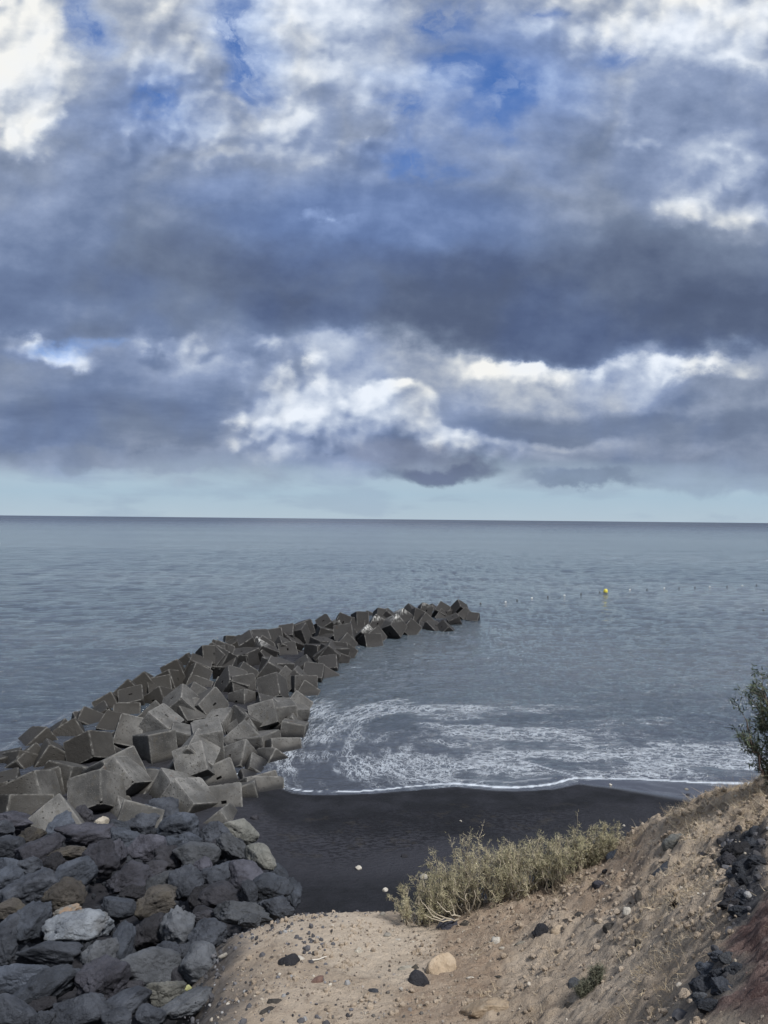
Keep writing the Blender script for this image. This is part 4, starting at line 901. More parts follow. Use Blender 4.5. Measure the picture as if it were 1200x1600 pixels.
ROCKS = """
A 200 250 470 230 -8 p|cratered purplish boulder touching the left border under the big smooth cube
A 330 390 270 180 20 n|brown rough boulder below the cratered purplish one
A 560 150 360 200 10 k|black jagged rock under the triangular cube corner at upper left
A 650 270 340 210 30 b|smooth blue-grey boulder leaning up toward the breakwater cubes
A 880 370 560 250 5 p|long purplish boulder with a brown underside near the top of the pile
A 90 490 280 260 -30 d|sloping dark green-grey boulder cut by the left border
A 400 530 460 300 30 p|large boulder with an arched top and a dark cavity below it
A 300 700 250 190 10 d|dark rock wedged beneath the arched boulder
A 110 690 260 170 -5 b|bluish rock at the left border below the green-grey one
A 80 820 300 230 -10 b|wide bluish boulder at the left border above the brown crumbly rock
A 760 540 420 150 5 n|flat brown crumbly ledge of rock in the upper pile
A 780 760 370 290 25 b|smooth slate-blue boulder with a small white spot
A 330 930 540 330 15 d|big angular dark boulder with a flat lit shoulder, left part of the pile
A 670 1010 380 320 5 n|greenish brown jagged boulder left of the pale stones
A 100 1130 290 180 0 n|crumbly brown rock at the left border
A 1050 640 340 360 0 p|tall purplish boulder next to the white-spotted one
A 880 180 200 220 0 k|black rock under the concrete wedge
A 1058 225 130 95 0 t|small cream broken stone against the concrete wedge
A 880 620 240 150 0 k|black rock above the white-spotted boulder
B 160 290 240 170 0 b|blue-grey rock right of the small cream stone
B 440 230 400 290 -5 d|angular boulder with a bright ridge at the top of the pile
B 640 110 310 250 -20 d|dark boulder tucked against the frontmost cube
B 820 300 420 280 5 b|smooth rounded blue boulder under the frontmost cube
B 730 450 200 130 10 b|small blue rock below the smooth rounded one
B 920 430 230 150 0 b|dark blue rock touching the lumpy grey boulder
B 210 430 350 230 -15 b|smooth dark blue boulder above the wide flat one
B 460 510 350 260 15 p|sharp-cornered boulder overhanging a black gap
B 80 600 300 330 0 p|pitted purple boulder with a yellowish spot
B 680 640 300 290 0 k|black flat-topped block of rock in the gap
B 970 580 440 270 5 g|lumpy light grey boulder standing out in the upper right of the pile
B 1035 690 190 165 0 p|round knob of rock under the lumpy grey boulder
B 270 840 470 330 8 p|widest flat purplish boulder in the centre of the pile
B 600 850 280 175 30 g|small egg-shaped light grey stone above the mossy boulder
B 880 880 360 320 -20 d|steep dark boulder right of the egg-shaped stone
B 560 1060 450 290 15 n|mossy brown and ochre boulder in the middle of the pile
B 160 1110 320 220 -5 b|blunt blue-grey rock above the large pale boulder
B 1070 1010 300 280 0 k|black rock in shade right of the mossy boulder
B 1150 380 230 250 0 d|upright dark rock left of the cracked tan boulder
C 430 225 350 215 -20 l|cracked tan boulder at the edge of the black sand
C 270 260 220 190 -45 d|dark rock left of the cracked tan boulder
C 400 405 360 200 -38 g|ridged grey boulder below the cracked tan one
C 630 490 290 215 -35 l|greenish grey squared boulder on the sand edge
C 260 400 190 170 0 k|black rock beside the ridged grey boulder
C 240 650 290 250 10 d|rounded boulder with a cream scar on its right side
C 500 650 370 230 -10 p|smooth purplish boulder in the lower right of the upper pile
C 740 780 360 260 10 b|smooth slate blue boulder beside the black sand
C 920 810 190 290 0 b|dark triangular rock at the far right of the pile
C 790 650 190 160 -40 b|small slate rock above the smooth slate blue boulder
C 530 810 150 220 20 d|narrow dark rock under the smooth purplish boulder
C 770 950 330 200 -10 d|dark humped rock half buried where the dirt begins
C 310 860 440 250 0 k|black craggy rock above the flat slab
C 480 1010 500 180 -8 g|flat angular slab with a bright top beside the dirt path
C 545 1070 190 110 0 g|dusty grey stone under the flat slab
C 130 1040 260 170 0 k|black rock left of the flat slab
C 1090 960 240 170 0 d|flat dark rock embedded at the lip of the dirt over the beach
D 330 170 430 340 35 b|tall creased blue-grey boulder left of the large pale boulder
D 90 230 260 280 0 d|rounded dark boulder at the left border
D 840 200 640 300 5 w|large pale bluish white boulder, the brightest of the pile
D 700 60 280 140 18 o|orange stained pale rock behind the large pale boulder
D 560 460 620 240 -3 d|low slab of rock in front of the large pale boulder
D 1040 460 320 310 -5 g|squarish grey-green stone under the large pale boulder
D 60 460 260 290 0 d|dark rock at the left border, lower part
D 230 700 580 270 5 b|long bluish boulder at the lower left
D 520 790 690 330 28 b|large ridged boulder slanting up to the right at lower left
D 1060 760 500 400 30 p|steep purplish boulder left of the cracked loaf-shaped one
D 150 1080 460 260 -15 d|smooth dark boulder in the lower left corner
D 830 1090 660 320 8 d|wide dark boulder at the bottom border
D 440 1160 220 150 20 d|small rock on the bottom border between two dark boulders
E 220 370 230 370 -10 b|narrow slate rock standing right of the large pale boulder
E 480 260 390 330 0 k|nearly black boulder below the mossy one
E 800 200 340 410 5 g|upright pitted grey boulder with rough bright skin
E 460 610 660 330 2 g|cracked loaf-shaped grey boulder near the bottom
E 670 470 260 200 0 d|dark rock behind the cracked loaf-shaped boulder
E 850 440 170 140 0 d|small dark stone under the pitted grey boulder
E 1010 610 440 400 10 g|big dusty grey boulder against the dirt slope
E 1100 280 350 280 -5 d|smooth grey boulder under the flat slab, beside the dirt
E 640 870 440 270 5 l|greenish grey boulder with a hollow, near the bottom
E 240 990 460 220 20 d|jagged dark rock left of the hollow boulder
E 500 1110 280 180 0 d|dark angular stone below the hollow boulder
E 850 1010 560 210 25 g|long rough grey rock sinking into the dirt near the bottom
E 890 828 80 58 20 e|small yellow-green stone beside the dusty grey boulder
E 160 1130 290 160 0 d|dark rock on the bottom border left of the hollow boulder
E 1080 110 280 150 0 k|black rock behind the smooth grey boulder under the slab
F 480 400 260 170 10 b|half buried blue-grey rock in the dirt edge
F 310 420 160 110 0 n|brown stone between the boulders and the dirt
A 560 700 200 250 0 k|black rock in the deep gap beside the arched boulder
A 30 300 200 140 0 d|dark rock at the left border beside the cratered boulder
B 560 720 200 150 0 k|black rock at the bottom of the central gap
B 330 980 260 160 0 k|shaded rock under the widest flat boulder
D 330 560 260 180 0 k|black rock under the low slab in the lower left
D 400 1010 300 160 0 k|black rock under the large ridged boulder
E 330 840 260 140 0 k|shaded rock under the cracked loaf-shaped boulder
E 800 720 200 200 0 k|shaded rock behind the dusty grey boulder
"""
ri = 0
for ln in ROCKS.strip().split('\n'):
    ri += 1
    ty = ln.split('|')[0].split()[6]
    o, lab = place('boulder', ln, rock_z, {'k': -.12}.get(ty, .10), 1000 + ri * 13, ICO5, sink=.12, nplanes=8 + ri % 6, rough=.06 + .025 * (ri % 3), sharp=[40., 70., 55.][ri % 3])
    tag(o, lab, 'boulder', 'boulders of the rock pile')
# smaller chock stones lying in the gaps
rs = np.random.RandomState(21); V_ = []; F_ = []; nv = 0
for i in range(900):
    x = rs.uniform(-15, -2.4); y = rs.uniform(9.5, 27)
    s = rs.uniform(.05, .20) ; z = float(rock_z(x, y)) - .25 + rs.uniform(-.05, .12)
    q, _ = np.linalg.qr(rs.normal(size=(3, 3))); vv = (stone_verts(5000 + i % 40, ICO1, 8, .05) * s * rs.uniform(.6, 1, 3)) @ q.T + [x, y, z]
    V_.append(vv); F_.append(ICO1[1] + nv); nv += len(vv)
o = mesh_np('rubble', np.vstack(V_), np.vstack(F_), MS['d'], smooth=False); tag(o, 'small broken stones filling gaps between the boulders', 'rubble', kind='stuff')
STONES = """
F 700 500 140 110 20 k|rough black lava stone on the dirt path with a pale chip behind it
F 772 462 70 50 0 c|small cream chip behind the rough black lava stone
F 910 620 100 60 30 r|reddish brown stone half buried in the dirt left of the path
F 605 770 110 60 0 n|low brown stone in the dirt near the bottom
F 540 832 100 44 20 n|flat brown stone below the low brown one near the bottom
F 260 782 26 26 0 c|tiny cream pebble on the dirt by the boulders
F 222 430 60 30 30 c|cream splinter of stone at the top of the dirt edge
F 440 305 50 30 -10 c|small whitish stone beside the half buried rock
H 150 100 270 130 15 g|grey-green humped boulder at the lip of the dirt above the sand
H 345 78 110 60 0 d|dark rock at the foot of the shrub
H 655 510 200 200 -10 y|large yellow sandstone block sunk in the path
H 500 590 140 140 0 k|dark upright wedge of rock left of the yellow sandstone block
H 466 490 56 52 0 n|round brown stone on top of the dark wedge
H 400 488 90 42 5 t|flat tan stone left of the round brown one
H 1005 322 56 84 -10 c|upright white stone on the slope below the shrub
H 1048 356 56 26 15 t|small flat stone leaning beside the upright white one
H 88 380 50 60 -20 t|tan stone on the left side of the path
H 280 266 46 34 0 c|white stone in the middle of the path
H 360 296 46 18 0 c|thin white chip beside the white path stone
H 231 94 28 20 0 c|small white stone on the dirt lip
H 248 132 36 40 0 t|pale stone below the small white one on the lip
H 500 748 42 38 0 t|small pale stone below the dark wedge
H 935 770 310 120 12 y|long tan rock buried in the dirt at the bottom centre
H 1030 546 60 22 0 n|small brown stone right of the sandstone block
H 180 640 70 46 0 d|grey stone among the gravel left of the wedge
H 832 550 50 16 5 c|thin pale flake right of the sandstone block
H 680 215 150 110 0 p|mauve grey rock under the roots of the shrub
H 800 195 70 50 0 n|dark brown clod under the shrub
K 350 225 150 145 20 k|black lava stone standing on the slope beside an orange stone
K 515 195 150 110 10 y|orange tan stone right of the black lava stone
K 945 175 105 85 0 n|squarish brown stone in mid slope
K 872 48 36 36 0 k|tiny black pebble above the squarish brown stone
K 682 62 62 56 -20 n|brown angular stone upslope of the orange tan one
K 1095 42 100 84 -50 c|pale cream angular stone on the upper slope
K 655 650 130 100 10 g|smooth grey stone next to the low green plant
K 592 830 90 56 10 n|brown stone near the bottom right of the slope
K 172 300 90 30 20 t|long pale stone left of the black lava stone
K 850 342 64 32 20 n|thin brown stone in mid slope
K 1180 300 50 80 0 n|dark brown stone at the rough edge of the slope
J 415 540 200 190 15 l|big greenish tan slab near the ridge of the bank
J 330 755 270 84 38 d|long grey slab leaning down the bank below the greenish one
J 656 636 98 54 0 k|oval black stone set in the bank near the lava strip
J 738 660 52 66 0 n|round brown stone beside the oval black one
J 576 716 40 30 0 n|small dark stone left of the round brown one
J 95 1010 60 120 -10 n|upright brown stone in the crumbly slope
J 1100 440 120 90 20 d|dark grey rock at the top of the lava strip
I 745 580 110 90 0 p|mauve stone under the crest of the bank
I 803 447 62 36 0 k|small black stone on the crest behind the shrub
I 330 580 120 120 30 k|black charred looking rock under the shrub at the bank edge
I 850 586 44 40 0 t|pale stone next to the mauve one
I 868 310 130 80 35 b|blue-grey rock at the end of the shrub row
I 575 820 70 56 0 n|brown stone on the middle of the slope
I 690 330 10 6 0 c|tiny white stone on the ridge
"""
for j, ln in enumerate(STONES.strip().split('\n')):
    o, lab = place('stone', ln, lambda x, y: bank_z(x, y), .0, 9000 + j * 7, ICO5 if j in (0, 8, 10, 11, 22, 28, 39) else ICO3, sink=.18, nplanes=10, rough=.05, sharp=22.)
    tag(o, lab, 'stone', 'stones lying on the dirt bank')
BST = """
P 560 1357 9 8 0 c|white stone lying alone on the sand left of the path
P 602 1391 9 7 0 c|white stone on the sand nearest the dirt lip
P 661 1371 13 9 0 c|larger white stone on the sand beside the shrub
P 632 1338 11 6 0 k|black stone on the sand above the larger white one
P 672 1353 8 8 0 k|black stone on the sand touching the shrub
P 668 1365 9 5 0 k|small black stone beside the larger white one
P 398 1279 12 10 0 k|black stone on the sand next to the cracked tan boulder
P 424 1348 6 8 0 k|black stone at the sand edge by the greenish boulder
P 975 1290 4 3 0 c|tiny white stone on the sand near the bank ridge
P 954 1226 4 3 0 c|tiny white shell near the wet sand
P 1073 1233 6 3 0 t|pale stone on the wet sand strip
P 1084 1249 5 3 0 t|pale stone on the dark sand below the wet strip
P 720 1283 4 3 0 c|white fleck of shell on the sand above the shrub
P 1075 1242 5 4 0 k|dark pebble on the sand near the bank"""
for j, ln in enumerate(BST.strip().split('\n')):
    o, lab = place('stone', ln, beach_z, .02, 9700 + j * 7, ICO3, sink=.0, nplanes=9)
    tag(o, lab, 'stone', 'stones on the black sand')
# ------------------------------------------------------------------ gravel on the bank
def scatter_stones(name, n, poly_fn, smin, smax, mats, seed, label, power=2.5, lift=.15, ico=None):
    ico = ico or ICO1
    rs = np.random.RandomState(seed); V_ = []; F_ = []; nv = 0; C_ = []
    x = rs.uniform(-3.2, 11, n * 3); y = rs.uniform(4.0, 19, n * 3); keep = poly_fn(x, y, rs.uniform(0, 1, len(x))); x = x[keep][:n]; y = y[keep][:n]
    z = bank_z(x, y)
    shapes = [stone_verts(7000 + i, ico, 9, .07) for i in range(24)]
    for i in range(len(x)):
        s = smin + (smax - smin) * rs.uniform() ** power; q, _ = np.linalg.qr(rs.normal(size=(3, 3)))
        vv = (shapes[i % 24] * s * rs.uniform(.5, 1, 3)) @ q.T + [x[i], y[i], z[i] + s * lift]
        V_.append(vv); F_.append(ico[1] + nv); nv += len(vv); C_.append(np.full(len(vv), rs.uniform()))
    m, k, b = new_mat(name + '_material')
    k.put(b.inputs['Base Color'], k.ramp(k.attr('tone'), mats)); b.inputs['Roughness'].default_value = .9
    o = mesh_np(name, np.vstack(V_), np.vstack(F_), m, smooth=False); fattr(o, 'tone', np.concatenate(C_)); tag(o, label, 'gravel', kind='stuff'); return o
TAN = [(0, (.05, .042, .036)), (.25, (.12, .095, .075)), (.55, (.20, .165, .13)), (.93, (.27, .235, .19)), (1, (.40, .37, .32))]
GREY = [(0, (.02, .02, .023)), (.4, (.05, .05, .056)), (.8, (.10, .10, .11)), (1, (.24, .24, .24))]
GREYT = [(0, (.06, .055, .05)), (.4, (.13, .12, .11)), (.85, (.22, .20, .18)), (1, (.34, .32, .29))]
scatter_stones('gravel', 9500, lambda x, y, r: (x > -2.6) & ~inpoly(RED, x, y) & (r < .35 + .65 * (fbm(x, y, .6, 3, seed=140) > .05)) & (y < 17.5), .006, .040, TAN, 5, 'loose pebbles and crumbs strewn over the dirt bank')
GP = wpoly([(600, 1520), (660, 1500), (665, 1560), (690, 1600), (560, 1600), (470, 1600), (540, 1560)])
scatter_stones('gravel', 2600, lambda x, y, r: inpoly(GP, x + .2 * fbm(x, y, 2, 2, seed=141), y + .2 * fbm(x, y, 2, 2, seed=142)), .010, .045, GREYT, 6, 'patch of grey gravel left of the yellow sandstone block')
scatter_stones('gravel', 2600, lambda x, y, r: (x < -1.2 + 1.2 * r) & (x > -3.2) & (y < 17) & (r < .9), .012, .07, GREY, 7, 'grey grit where the boulders meet the dirt')
scatter_stones('gravel', 2600, lambda x, y, r: inpoly(DARK, x, y) | inpoly(DARK2, x, y), .015, .085, GREY, 8, 'strip of dark lava gravel beside the red ledge', power=1.8, lift=.3, ico=ICO2)
REDT = [(0, (.05, .03, .028)), (.4, (.12, .08, .072)), (.8, (.21, .155, .14)), (1, (.36, .31, .28))]
scatter_stones('gravel', 2600, lambda x, y, r: inpoly(RED, x, y), .008, .045, REDT, 9, 'reddish grit scattered over the red ledge')
# clods of the same earth
def clods(n, seed):
    rs = np.random.RandomState(seed); x = rs.uniform(-2.4, 10, n * 4); y = rs.uniform(4.5, 18, n * 4); q = fbm(x, y, .9, 4, seed=160)
    pr = sstep(-.05, .35, q) * .8 + sstep(1.5, 5, x + .3 * (y - 12)) * .5; keep = (rs.uniform(size=len(x)) < pr) & ~inpoly(RED, x, y) & ~inpoly(DARK, x, y) & ~inpoly(DARK2, x, y); x = x[keep][:n]; y = y[keep][:n]; z = bank_z(x, y)
    shapes = [stone_verts(7600 + i, ICO2, 9, .10) for i in range(16)]; V_ = []; F_ = []; nv = 0
    for i in range(len(x)):
        s = .010 + .060 * rs.uniform() ** 4.5; qq, _ = np.linalg.qr(rs.normal(size=(3, 3))); vv = (shapes[i % 16] * s * rs.uniform(.6, 1, 3)) @ qq.T + [x[i], y[i], z[i] + s * .25]
        V_.append(vv); F_.append(ICO2[1] + nv); nv += len(vv)
    o = mesh_np('dirt_clods', np.vstack(V_), np.vstack(F_), M_DIRT, smooth=False)
    for nm_ in ('red', 'dark', 'path', 'brown'): fattr(o, nm_, np.zeros(nv))
    tag(o, 'crumbly clods of dry earth lying on the bank', 'clods', kind='stuff')
clods(9000, 12)
# larger lava lumps along the strip
LUMP = """
J 960 620 190 110 10 k|largest black lava lump at the head of the dark strip
J 1060 560 150 90 0 d|dark lava lump right of the largest black one
J 870 700 120 110 0 k|black lava lump on the dirt edge of the strip
J 1010 760 150 100 20 d|angular lava lump in the middle of the strip
J 1120 700 140 90 0 d|grey lava lump by the red ledge
J 900 790 110 80 0 d|lava lump with a flat side half way down the strip
J 1030 880 130 100 -10 d|grey lava lump above the pale patch
J 895 985 100 90 0 k|round black lava lump standing on the strip edge
J 890 1055 150 80 0 k|flat black lava lump below the round one
J 1000 1010 120 90 0 d|dark lump beside the flat black one
J 960 1130 120 80 0 b|bluish lava lump low on the strip
L 800 520 130 70 0 d|dark lump at the head of the lower lava patch
L 700 640 150 110 0 b|bluish lump on the left of the lower lava patch
L 780 700 110 90 0 d|grey lump in the middle of the lower lava patch
L 860 540 130 80 0 g|mid grey lump by the pale line of the red ledge
L 680 800 170 140 0 d|big dark lump low in the lower lava patch
L 790 790 130 110 0 d|dark lump between the big one and the red ledge
L 900 640 120 70 20 d|flat lump touching the red ledge
L 620 870 110 80 0 g|grey lump at the lower end of the lava patch
L 700 950 140 80 0 d|dark lump close to the bottom border"""
for j, ln in enumerate(LUMP.strip().split('\n')):
    q_ = ln.split('|'); f_ = q_[0].split(); f_[3] = str(float(f_[3]) * 1.4); f_[4] = str(float(f_[4]) * 1.4)
    o, lab = place('lava_rock', ' '.join(f_) + '|' + q_[1], lambda x, y: bank_z(x, y), .02, 9900 + j * 7, ICO5, sink=.22, nplanes=9, rough=.13, sharp=40.)
    tag(o, lab, 'rock', 'lava lumps along the dark strip')
# ------------------------------------------------------------------ plants
def ribbons(P0, D, Ln, Wd, bend, rs, segs=2):
    """thin curved ribbons: P0 roots, D directions, Ln lengths, Wd widths -> verts, quads"""
    n = len(P0); side = np.cross(D, rs.normal(size=(n, 3))); side /= np.linalg.norm(side, axis=1)[:, None] + 1e-9
    bd = rs.normal(size=(n, 3)) * bend; V = []
    for s in range(segs + 1):
        t = s / segs; c = P0 + D * (Ln * t)[:, None] + bd * (Ln * t * t)[:, None]; w = (Wd * (1 - .75 * t))[:, None] * .5
        V += [c - side * w, c + side * w]
    V = np.stack(V, 1).reshape(-1, 3); b0 = np.arange(n)[:, None] * (2 * (segs + 1)); F = []
    for s in range(segs): F.append(np.concatenate([b0 + 2 * s, b0 + 2 * s + 1, b0 + 2 * s + 3, b0 + 2 * s + 2], 1))
    return V, np.vstack(F)
def ramp_mat(name, stops, rough=.85, trans=0.0):
    m, k, b = new_mat(name); k.put(b.inputs['Base Color'], k.ramp(k.attr('tone'), stops)); b.inputs['Roughness'].default_value = rough; b.inputs['Specular IOR Level'].default_value = .2
    return m
M_STRAW = ramp_mat('dry_straw', [(0, (.19, .14, .09)), (.4, (.34, .27, .18)), (.75, (.48, .40, .285)), (1, (.60, .53, .40))])
M_LEAF = ramp_mat('grey_green_leaf', [(0, (.17, .165, .095)), (.35, (.29, .275, .165)), (.7, (.42, .38, .25)), (1, (.54, .48, .34))])
M_TWIG = ramp_mat('pale_twig', [(0, (.18, .155, .115)), (.5, (.29, .25, .19)), (1, (.42, .375, .30))])
M_TAM = ramp_mat('tamarisk_leaf', [(0, (.030, .042, .028)), (.5, (.060, .078, .048)), (1, (.11, .125, .075))])
M_TAMB = ramp_mat('tamarisk_twig', [(0, (.045, .032, .028)), (.6, (.085, .060, .052)), (1, (.13, .095, .08))])
M_GREEN = ramp_mat('low_plant_leaf', [(0, (.07, .075, .055)), (.5, (.12, .125, .09)), (1, (.19, .19, .14))])
def tubes(paths, mat, name, parent=None, sides=4):
    V = []; F = []; nv = 0; T = []
    for pts, r0, r1, tone in paths:
        pts = np.asarray(pts); n = len(pts)
        for i in range(n):
            t = pts[min(i + 1, n - 1)] - pts[max(i - 1, 0)]; t = t / (np.linalg.norm(t) + 1e-9)
            a = np.cross(t, [.3, .1, 1.]); a /= np.linalg.norm(a) + 1e-9; b_ = np.cross(t, a); r = r0 + (r1 - r0) * i / (n - 1)
            for s in range(sides):
                g = 2 * math.pi * s / sides; V.append(pts[i] + (a * math.cos(g) + b_ * math.sin(g)) * r); T.append(tone)
        for i in range(n - 1):
            for s in range(sides):
                F.append([nv + i * sides + s, nv + i * sides + (s + 1) % sides, nv + (i + 1) * sides + (s + 1) % sides, nv + (i + 1) * sides + s])
        nv += n * sides
    o = mesh_np(name, np.array(V), np.array(F), mat, parent=parent); fattr(o, 'tone', T); return o
def empty(name, loc): o = bpy.data.objects.new(name, None); link(o); o.location = loc; o.empty_display_size = .2; return o
def local(o, root):
    me = o.data; n = len(me.vertices); co = np.empty(n * 3, np.float32); me.vertices.foreach_get('co', co); co = co.reshape(-1, 3) - np.array(root.location[:], np.float32); me.vertices.foreach_set('co', co.ravel()); me.update()
def shrub(px, py, wpx, hpx, seed, label, nst=60, leaf=M_LEAF, twig=M_TWIG, group=None, name='shrub', dens=1.0, fn=bank_z, droop=0.0, lean=0.0, llen=.055, depth=None, lw=.0075):
    rs = np.random.RandomState(seed); c = march(px, py, fn, 0, 3, 30); S = c[1] / FPX; W = wpx * S; Hh = hpx * S; D = depth or W * .45
    root = empty(name, c); paths = []; LP = []; LD = []
    for i in range(nst):
        a = rs.uniform(0, 2 * math.pi); rr = math.sqrt(rs.uniform(0, 1)); bx = .38 * W * rr * math.cos(a); by = D * .35 * rr * math.sin(a)
        x0, y0 = c[0] + bx, c[1] + by; z0 = float(fn(np.array([x0]), np.array([y0]))[0]) - .03
        out = np.array([math.cos(a) * W * .16 * rr + rs.normal() * .08 * W + lean * Hh, math.sin(a) * D * .2 * rr + rs.normal() * .08 * W, 0])
        h = Hh * rs.uniform(.55, 1.02) * (1 - .35 * rr ** 2); p = np.array([x0, y0, z0]); pts = [p]; n = 7
        wv = rs.normal(size=(n, 3)) * h * .055
        for s in range(1, n):
            t = s / (n - 1); q = p + out * t ** 1.3 + np.array([0, 0, h * (t - droop * t * t)]) + wv[s] * (1 if s < n - 1 else .5); pts.append(q)
        tone = rs.uniform(); paths.append((pts, .014 * (Hh / 1.2 + .3), .003, tone))
        for b_ in range(int(15 * dens)):
            t = rs.uniform(.22, 1.0); s = t * (n - 1); i0 = min(int(s), n - 2); q = pts[i0] + (pts[i0 + 1] - pts[i0]) * (s - i0)
            dr = rs.normal(size=3) * .6 + np.array([0, 0, .8]) + out / (np.linalg.norm(out) + .1) * .4; dr /= np.linalg.norm(dr); ln = h * rs.uniform(.10, .28) * (1.2 - .5 * t)
            tp = [q, q + dr * ln * .5 + rs.normal(size=3) * ln * .1, q + dr * ln + np.array([0, 0, -droop * ln])]
            paths.append((tp, .0045, .0018, rs.uniform()))
            for k_ in range(int(13 * dens)):
                f = rs.uniform(.1, 1.05); LP.append(q + dr * ln * f + rs.normal(size=3) * .02); e = dr * .8 + rs.normal(size=3) * .6; LD.append(e / np.linalg.norm(e))
    LP = np.array(LP); LD = np.array(LD); n = len(LP)
    V, F = ribbons(LP, LD, rs.uniform(.4, 1.2, n) * llen, rs.uniform(.6, 1.2, n) * lw, .35, rs)
    bo = tubes(paths, twig, 'branches', root, 3); local(bo, root)
    fo = mesh_np('foliage', V, F, leaf, smooth=False, parent=root); zz = (V[:, 2] - c[2]) / Hh
    tone = np.repeat(rs.uniform(0, 1, n), 6); fattr(fo, 'tone', np.clip(tone * .8 + .35 * n3(V, 1.6, seed, 2) + .1, 0, 1)); local(fo, root)
    tag(root, label, 'shrub', group); return root
GRP = 'grey-green shrubs along the bank edge'
def bshrub(*a, **k): return shrub(*a, group=GRP, **k)
bshrub(668, 1446, 105, 82, 31, 'lowest grey-green shrub at the left end of the row, beside the path', 34)
BIG = bshrub(745, 1418, 170, 116, 32, 'largest grey-green shrub with bare curving pale stems at its foot', 74)
bshrub(822, 1398, 130, 92, 33, 'middle grey-green shrub behind the black charred rock', 50)
bshrub(892, 1366, 105, 84, 34, 'tallest feathery shrub near the right end of the row', 36)
bshrub(938, 1344, 62, 56, 35, 'last small feathery shrub under the bank ridge', 20)
# bare curved stems at the foot of the large shrub
tw = []
rs = np.random.RandomState(77)
rt = BIG
for j, (sx, sy, mx, my, ex, ey) in enumerate([(716, 1436, 690, 1446, 664, 1428), (720, 1432, 696, 1430, 684, 1408), (722, 1428, 706, 1404, 710, 1380), (730, 1430, 748, 1412, 742, 1390), (700, 1438, 672, 1436, 656, 1404), (716, 1438, 684, 1436, 668, 1416), (735, 1428, 724, 1414, 729, 1396), (800, 1402, 812, 1388, 826, 1392), (806, 1400, 796, 1372, 800, 1350)]):
    Yd = march(sx, sy, bank_z, 0, 3, 30)[1] - .25; A_ = CAM + ray(sx, sy) * (Yd + .2); B_ = CAM + ray(mx, my) * (Yd - .15); C_ = CAM + ray(ex, ey) * (Yd - .05)
    pts = [A_ * (1 - t) ** 2 + 2 * B_ * t * (1 - t) + C_ * t * t + rs.normal(size=3) * .012 for t in np.linspace(0, 1, 10)]
    so = tubes([(pts, .017, .006, rs.uniform(.5, 1))], M_TWIG, 'bare_stem', rt, 5); local(so, rt)
# tamarisk at the right edge
shrub(1254, 1222, 150, 212, 51, 'tall wispy dark green tamarisk bush at the right border, over the ridge', 22, M_TAM, M_TAMB, name='tamarisk', dens=1.25, droop=.10, lean=-.14, llen=.075, depth=1.4, lw=.022)
# low green cushion plant
shrub(921, 1549, 42, 32, 61, 'low dull green cushion plant in the middle of the slope', 40, M_GREEN, M_TAMB, name='cushion_plant', dens=1.2, llen=.03, lw=.006)
# dead spiky rosette
def rosette(px, py, wpx, seed, label):
    rs = np.random.RandomState(seed); c = march(px, py, bank_z, .03, 3, 30); S = c[1] / FPX; n = 46
    D = rs.normal(size=(n, 3)); D[:, 2] = np.abs(D[:, 2]) * .7 + .1; D[:, 1] = -np.abs(D[:, 1]) * .8; D /= np.linalg.norm(D, axis=1)[:, None]
    V, F = ribbons(np.repeat(c[None], n, 0), D, rs.uniform(.6, 1.1, n) * wpx * S * .5, np.full(n, wpx * S * .10), .25, rs, 3)
    m = ramp_mat('dead_leaf', [(0, (.018, .014, .012)), (1, (.075, .06, .048))]); o = mesh_np('dead_rosette', V, F, m); fattr(o, 'tone', np.repeat(rs.uniform(0, 1, n), 8)); tag(o, label, 'plant')
rosette(980 + 398 / 5.4545, 1220 + 1060 / 5.4545, 24, 5, 'dead dark spiky rosette plant on the crumbly slope')
# dry straw on the upper bank
rs = np.random.RandomState(90)
SP = wpoly([(1000, 1300), (1090, 1240), (1199, 1212), (1199, 1290), (1125, 1310), (1060, 1330)])
SP2 = wpoly([(1000, 1440), (1060, 1340), (1125, 1340), (1140, 1440), (1130, 1490), (1080, 1520), (1040, 1590), (960, 1599), (950, 1540)])
SP3 = wpoly([(860, 1400), (905, 1352), (960, 1325), (1000, 1300), (1010, 1330), (950, 1360), (900, 1400)])
x = rs.uniform(0, 11, 170000); y = rs.uniform(5, 18, 170000); q = fbm(x, y, 1.6, 3, seed=150)
kk = (inpoly(SP, x, y) & (q > -.15)) | (inpoly(SP2, x, y) & (q > .02)) | (inpoly(SP3, x, y) & (q > .1)) | ((x > 1.5) & (q > .42) & (rs.uniform(size=len(x)) < .5)) | ((x > 7) & (y < 14) & (q > 0) & ~inpoly(RED, x, y))
x = x[kk][:42000]; y = y[kk][:42000]; n = len(x); z = bank_z(x, y)
D = rs.normal(size=(n, 3)); D[:, 2] = np.abs(D[:, 2]) * .45 + .12; D /= np.linalg.norm(D, axis=1)[:, None]
V, F = ribbons(np.stack([x, y, z - .005], 1), D, rs.uniform(.04, .17, n) * np.clip(y / 12, .35, 1), rs.uniform(.003, .008, n) * np.clip(y / 12, .4, 1), .5, rs, 3)
o = mesh_np('dry_grass', V, F, M_STRAW, smooth=False); fattr(o, 'tone', np.repeat(rs.uniform(0, 1, n), 8)); tag(o, 'matted dry straw covering the ridge of the bank', 'grass', kind='stuff')
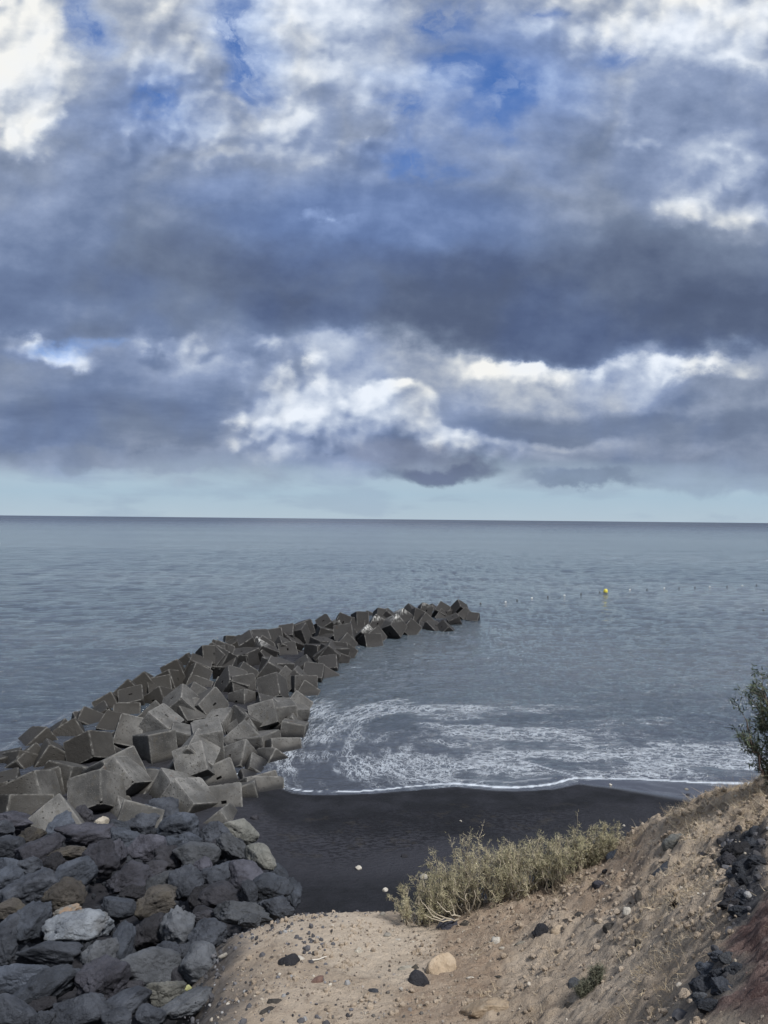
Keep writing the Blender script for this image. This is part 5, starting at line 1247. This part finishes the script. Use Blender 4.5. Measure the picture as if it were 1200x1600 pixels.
# white stick
a = march(300 + 848 / 4.615, 1400 + 472 / 4.615, bank_z, .03, 3, 30); b_ = march(300 + 970 / 4.615, 1400 + 438 / 4.615, bank_z, .03, 3, 30)
m, k, b = new_mat('bleached_wood'); k.put(b.inputs['Base Color'], k.mix(k.noise(k.n.new('ShaderNodeTexCoord').outputs['Object'], 30), (.40, .37, .32), (.62, .60, .55)))
st = tubes([([a + (b_ - a) * t + np.array([0, 0, .008 * math.sin(t * 9)]) for t in np.linspace(0, 1, 8)], .012, .008, .5)], m, 'stick', None, 6); tag(st, 'thin bleached white stick lying across the dirt left of the path', 'stick')
# ------------------------------------------------------------------ buoys
def paint(name, col, rough=.45):
    m, k, b = new_mat(name); P = k.n.new('ShaderNodeTexCoord').outputs['Object']
    k.put(b.inputs['Base Color'], k.mix(k.mapr(k.noise(P, 6, 5, .65), .5, .7, 0, .6), col, tuple(c * .45 for c in col))); b.inputs['Roughness'].default_value = rough; return m
MY = paint('yellow_buoy_paint', (.60, .52, .06)); MDK = paint('dark_buoy_base', (.03, .03, .03)); MWH = paint('white_float', (.62, .62, .60)); MBK = paint('dark_float', (.03, .032, .036))
def lathe(prof, mat, name, parent, seg_=20):
    V = []; F = []
    for r, z in prof:
        for s in range(seg_): g = 2 * math.pi * s / seg_; V.append((r * math.cos(g), r * math.sin(g), z))
    for i in range(len(prof) - 1):
        for s in range(seg_): F.append([i * seg_ + s, i * seg_ + (s + 1) % seg_, (i + 1) * seg_ + (s + 1) % seg_, (i + 1) * seg_ + s])
    return mesh_np(name, np.array(V), np.array(F), mat, parent=parent)
c = at_z(946, 926, 0); r = empty('marker_buoy', (c[0], c[1], 0)); r.rotation_euler = (.08, .1, 0); r.scale = (.85, .85, .85)
lathe([(.001, -.25), (.30, -.2), (.40, .0), (.40, .10)], MDK, 'hull', r)
lathe([(.40, .10), (.41, .28), (.36, .50), (.24, .66), (.10, .72), (.001, .73)], MY, 'float_body', r)
lathe([(.03, .70), (.03, .86), (.001, .87)], MDK, 'lifting_eye', r, 8)
tag(r, 'yellow marker buoy floating on the sea beyond the beach', 'buoy')
FL = [(808, 938, 0), (831, 935, 1), (856, 933, 0), (882, 931, 1), (908, 928.5, 0), (937, 925.5, 0), (984, 922, 1), (1011, 921.5, 0), (1038, 919.5, 1), (1061, 919, 0), (1086, 918, 0), (1109, 917, 1), (1136, 916.5, 0), (1160, 915.5, 1), (1182, 914.5, 0), (1193, 954, 0), (751, 943.5, 0), (790, 941.5, 1)]
lf = []
for px, py, wh in FL:
    c = at_z(px, py, 0)
    o = lathe([(.001, -.14), (.10, -.10), (.17, .0), (.17, .09), (.11, .17), (.04, .20), (.001, .21)], MWH if wh else MBK, 'float', None, 12); o.location = (c[0], c[1], .02); o.scale = (.8, .8, .8); o.rotation_euler = (.1 * math.sin(px), .15 * math.cos(px * 3), 0)
    lf.append((px, py, wh, o))
lf.sort(key=lambda t: t[0]); rt_ = [t for t in lf if t[1] < 930 and t[0] > 946]; lt_ = [t for t in lf if t[0] < 946][::-1]
for j, t in enumerate(lt_): t[3]['label'] = '%s float on the rope line, %s one left of the yellow buoy' % (('small pale', 'small dark')[1 - t[2]], ORD[j])
for j, t in enumerate(rt_): t[3]['label'] = '%s float on the rope line, %s one right of the yellow buoy' % (('small pale', 'small dark')[1 - t[2]], ORD[j])
for t in lf:
    t[3]['category'] = 'float'; t[3]['group'] = 'floats strung across the swimming area'
    if not t[3].get('label'): t[3]['label'] = 'single dark float nearer the beach at the right border'
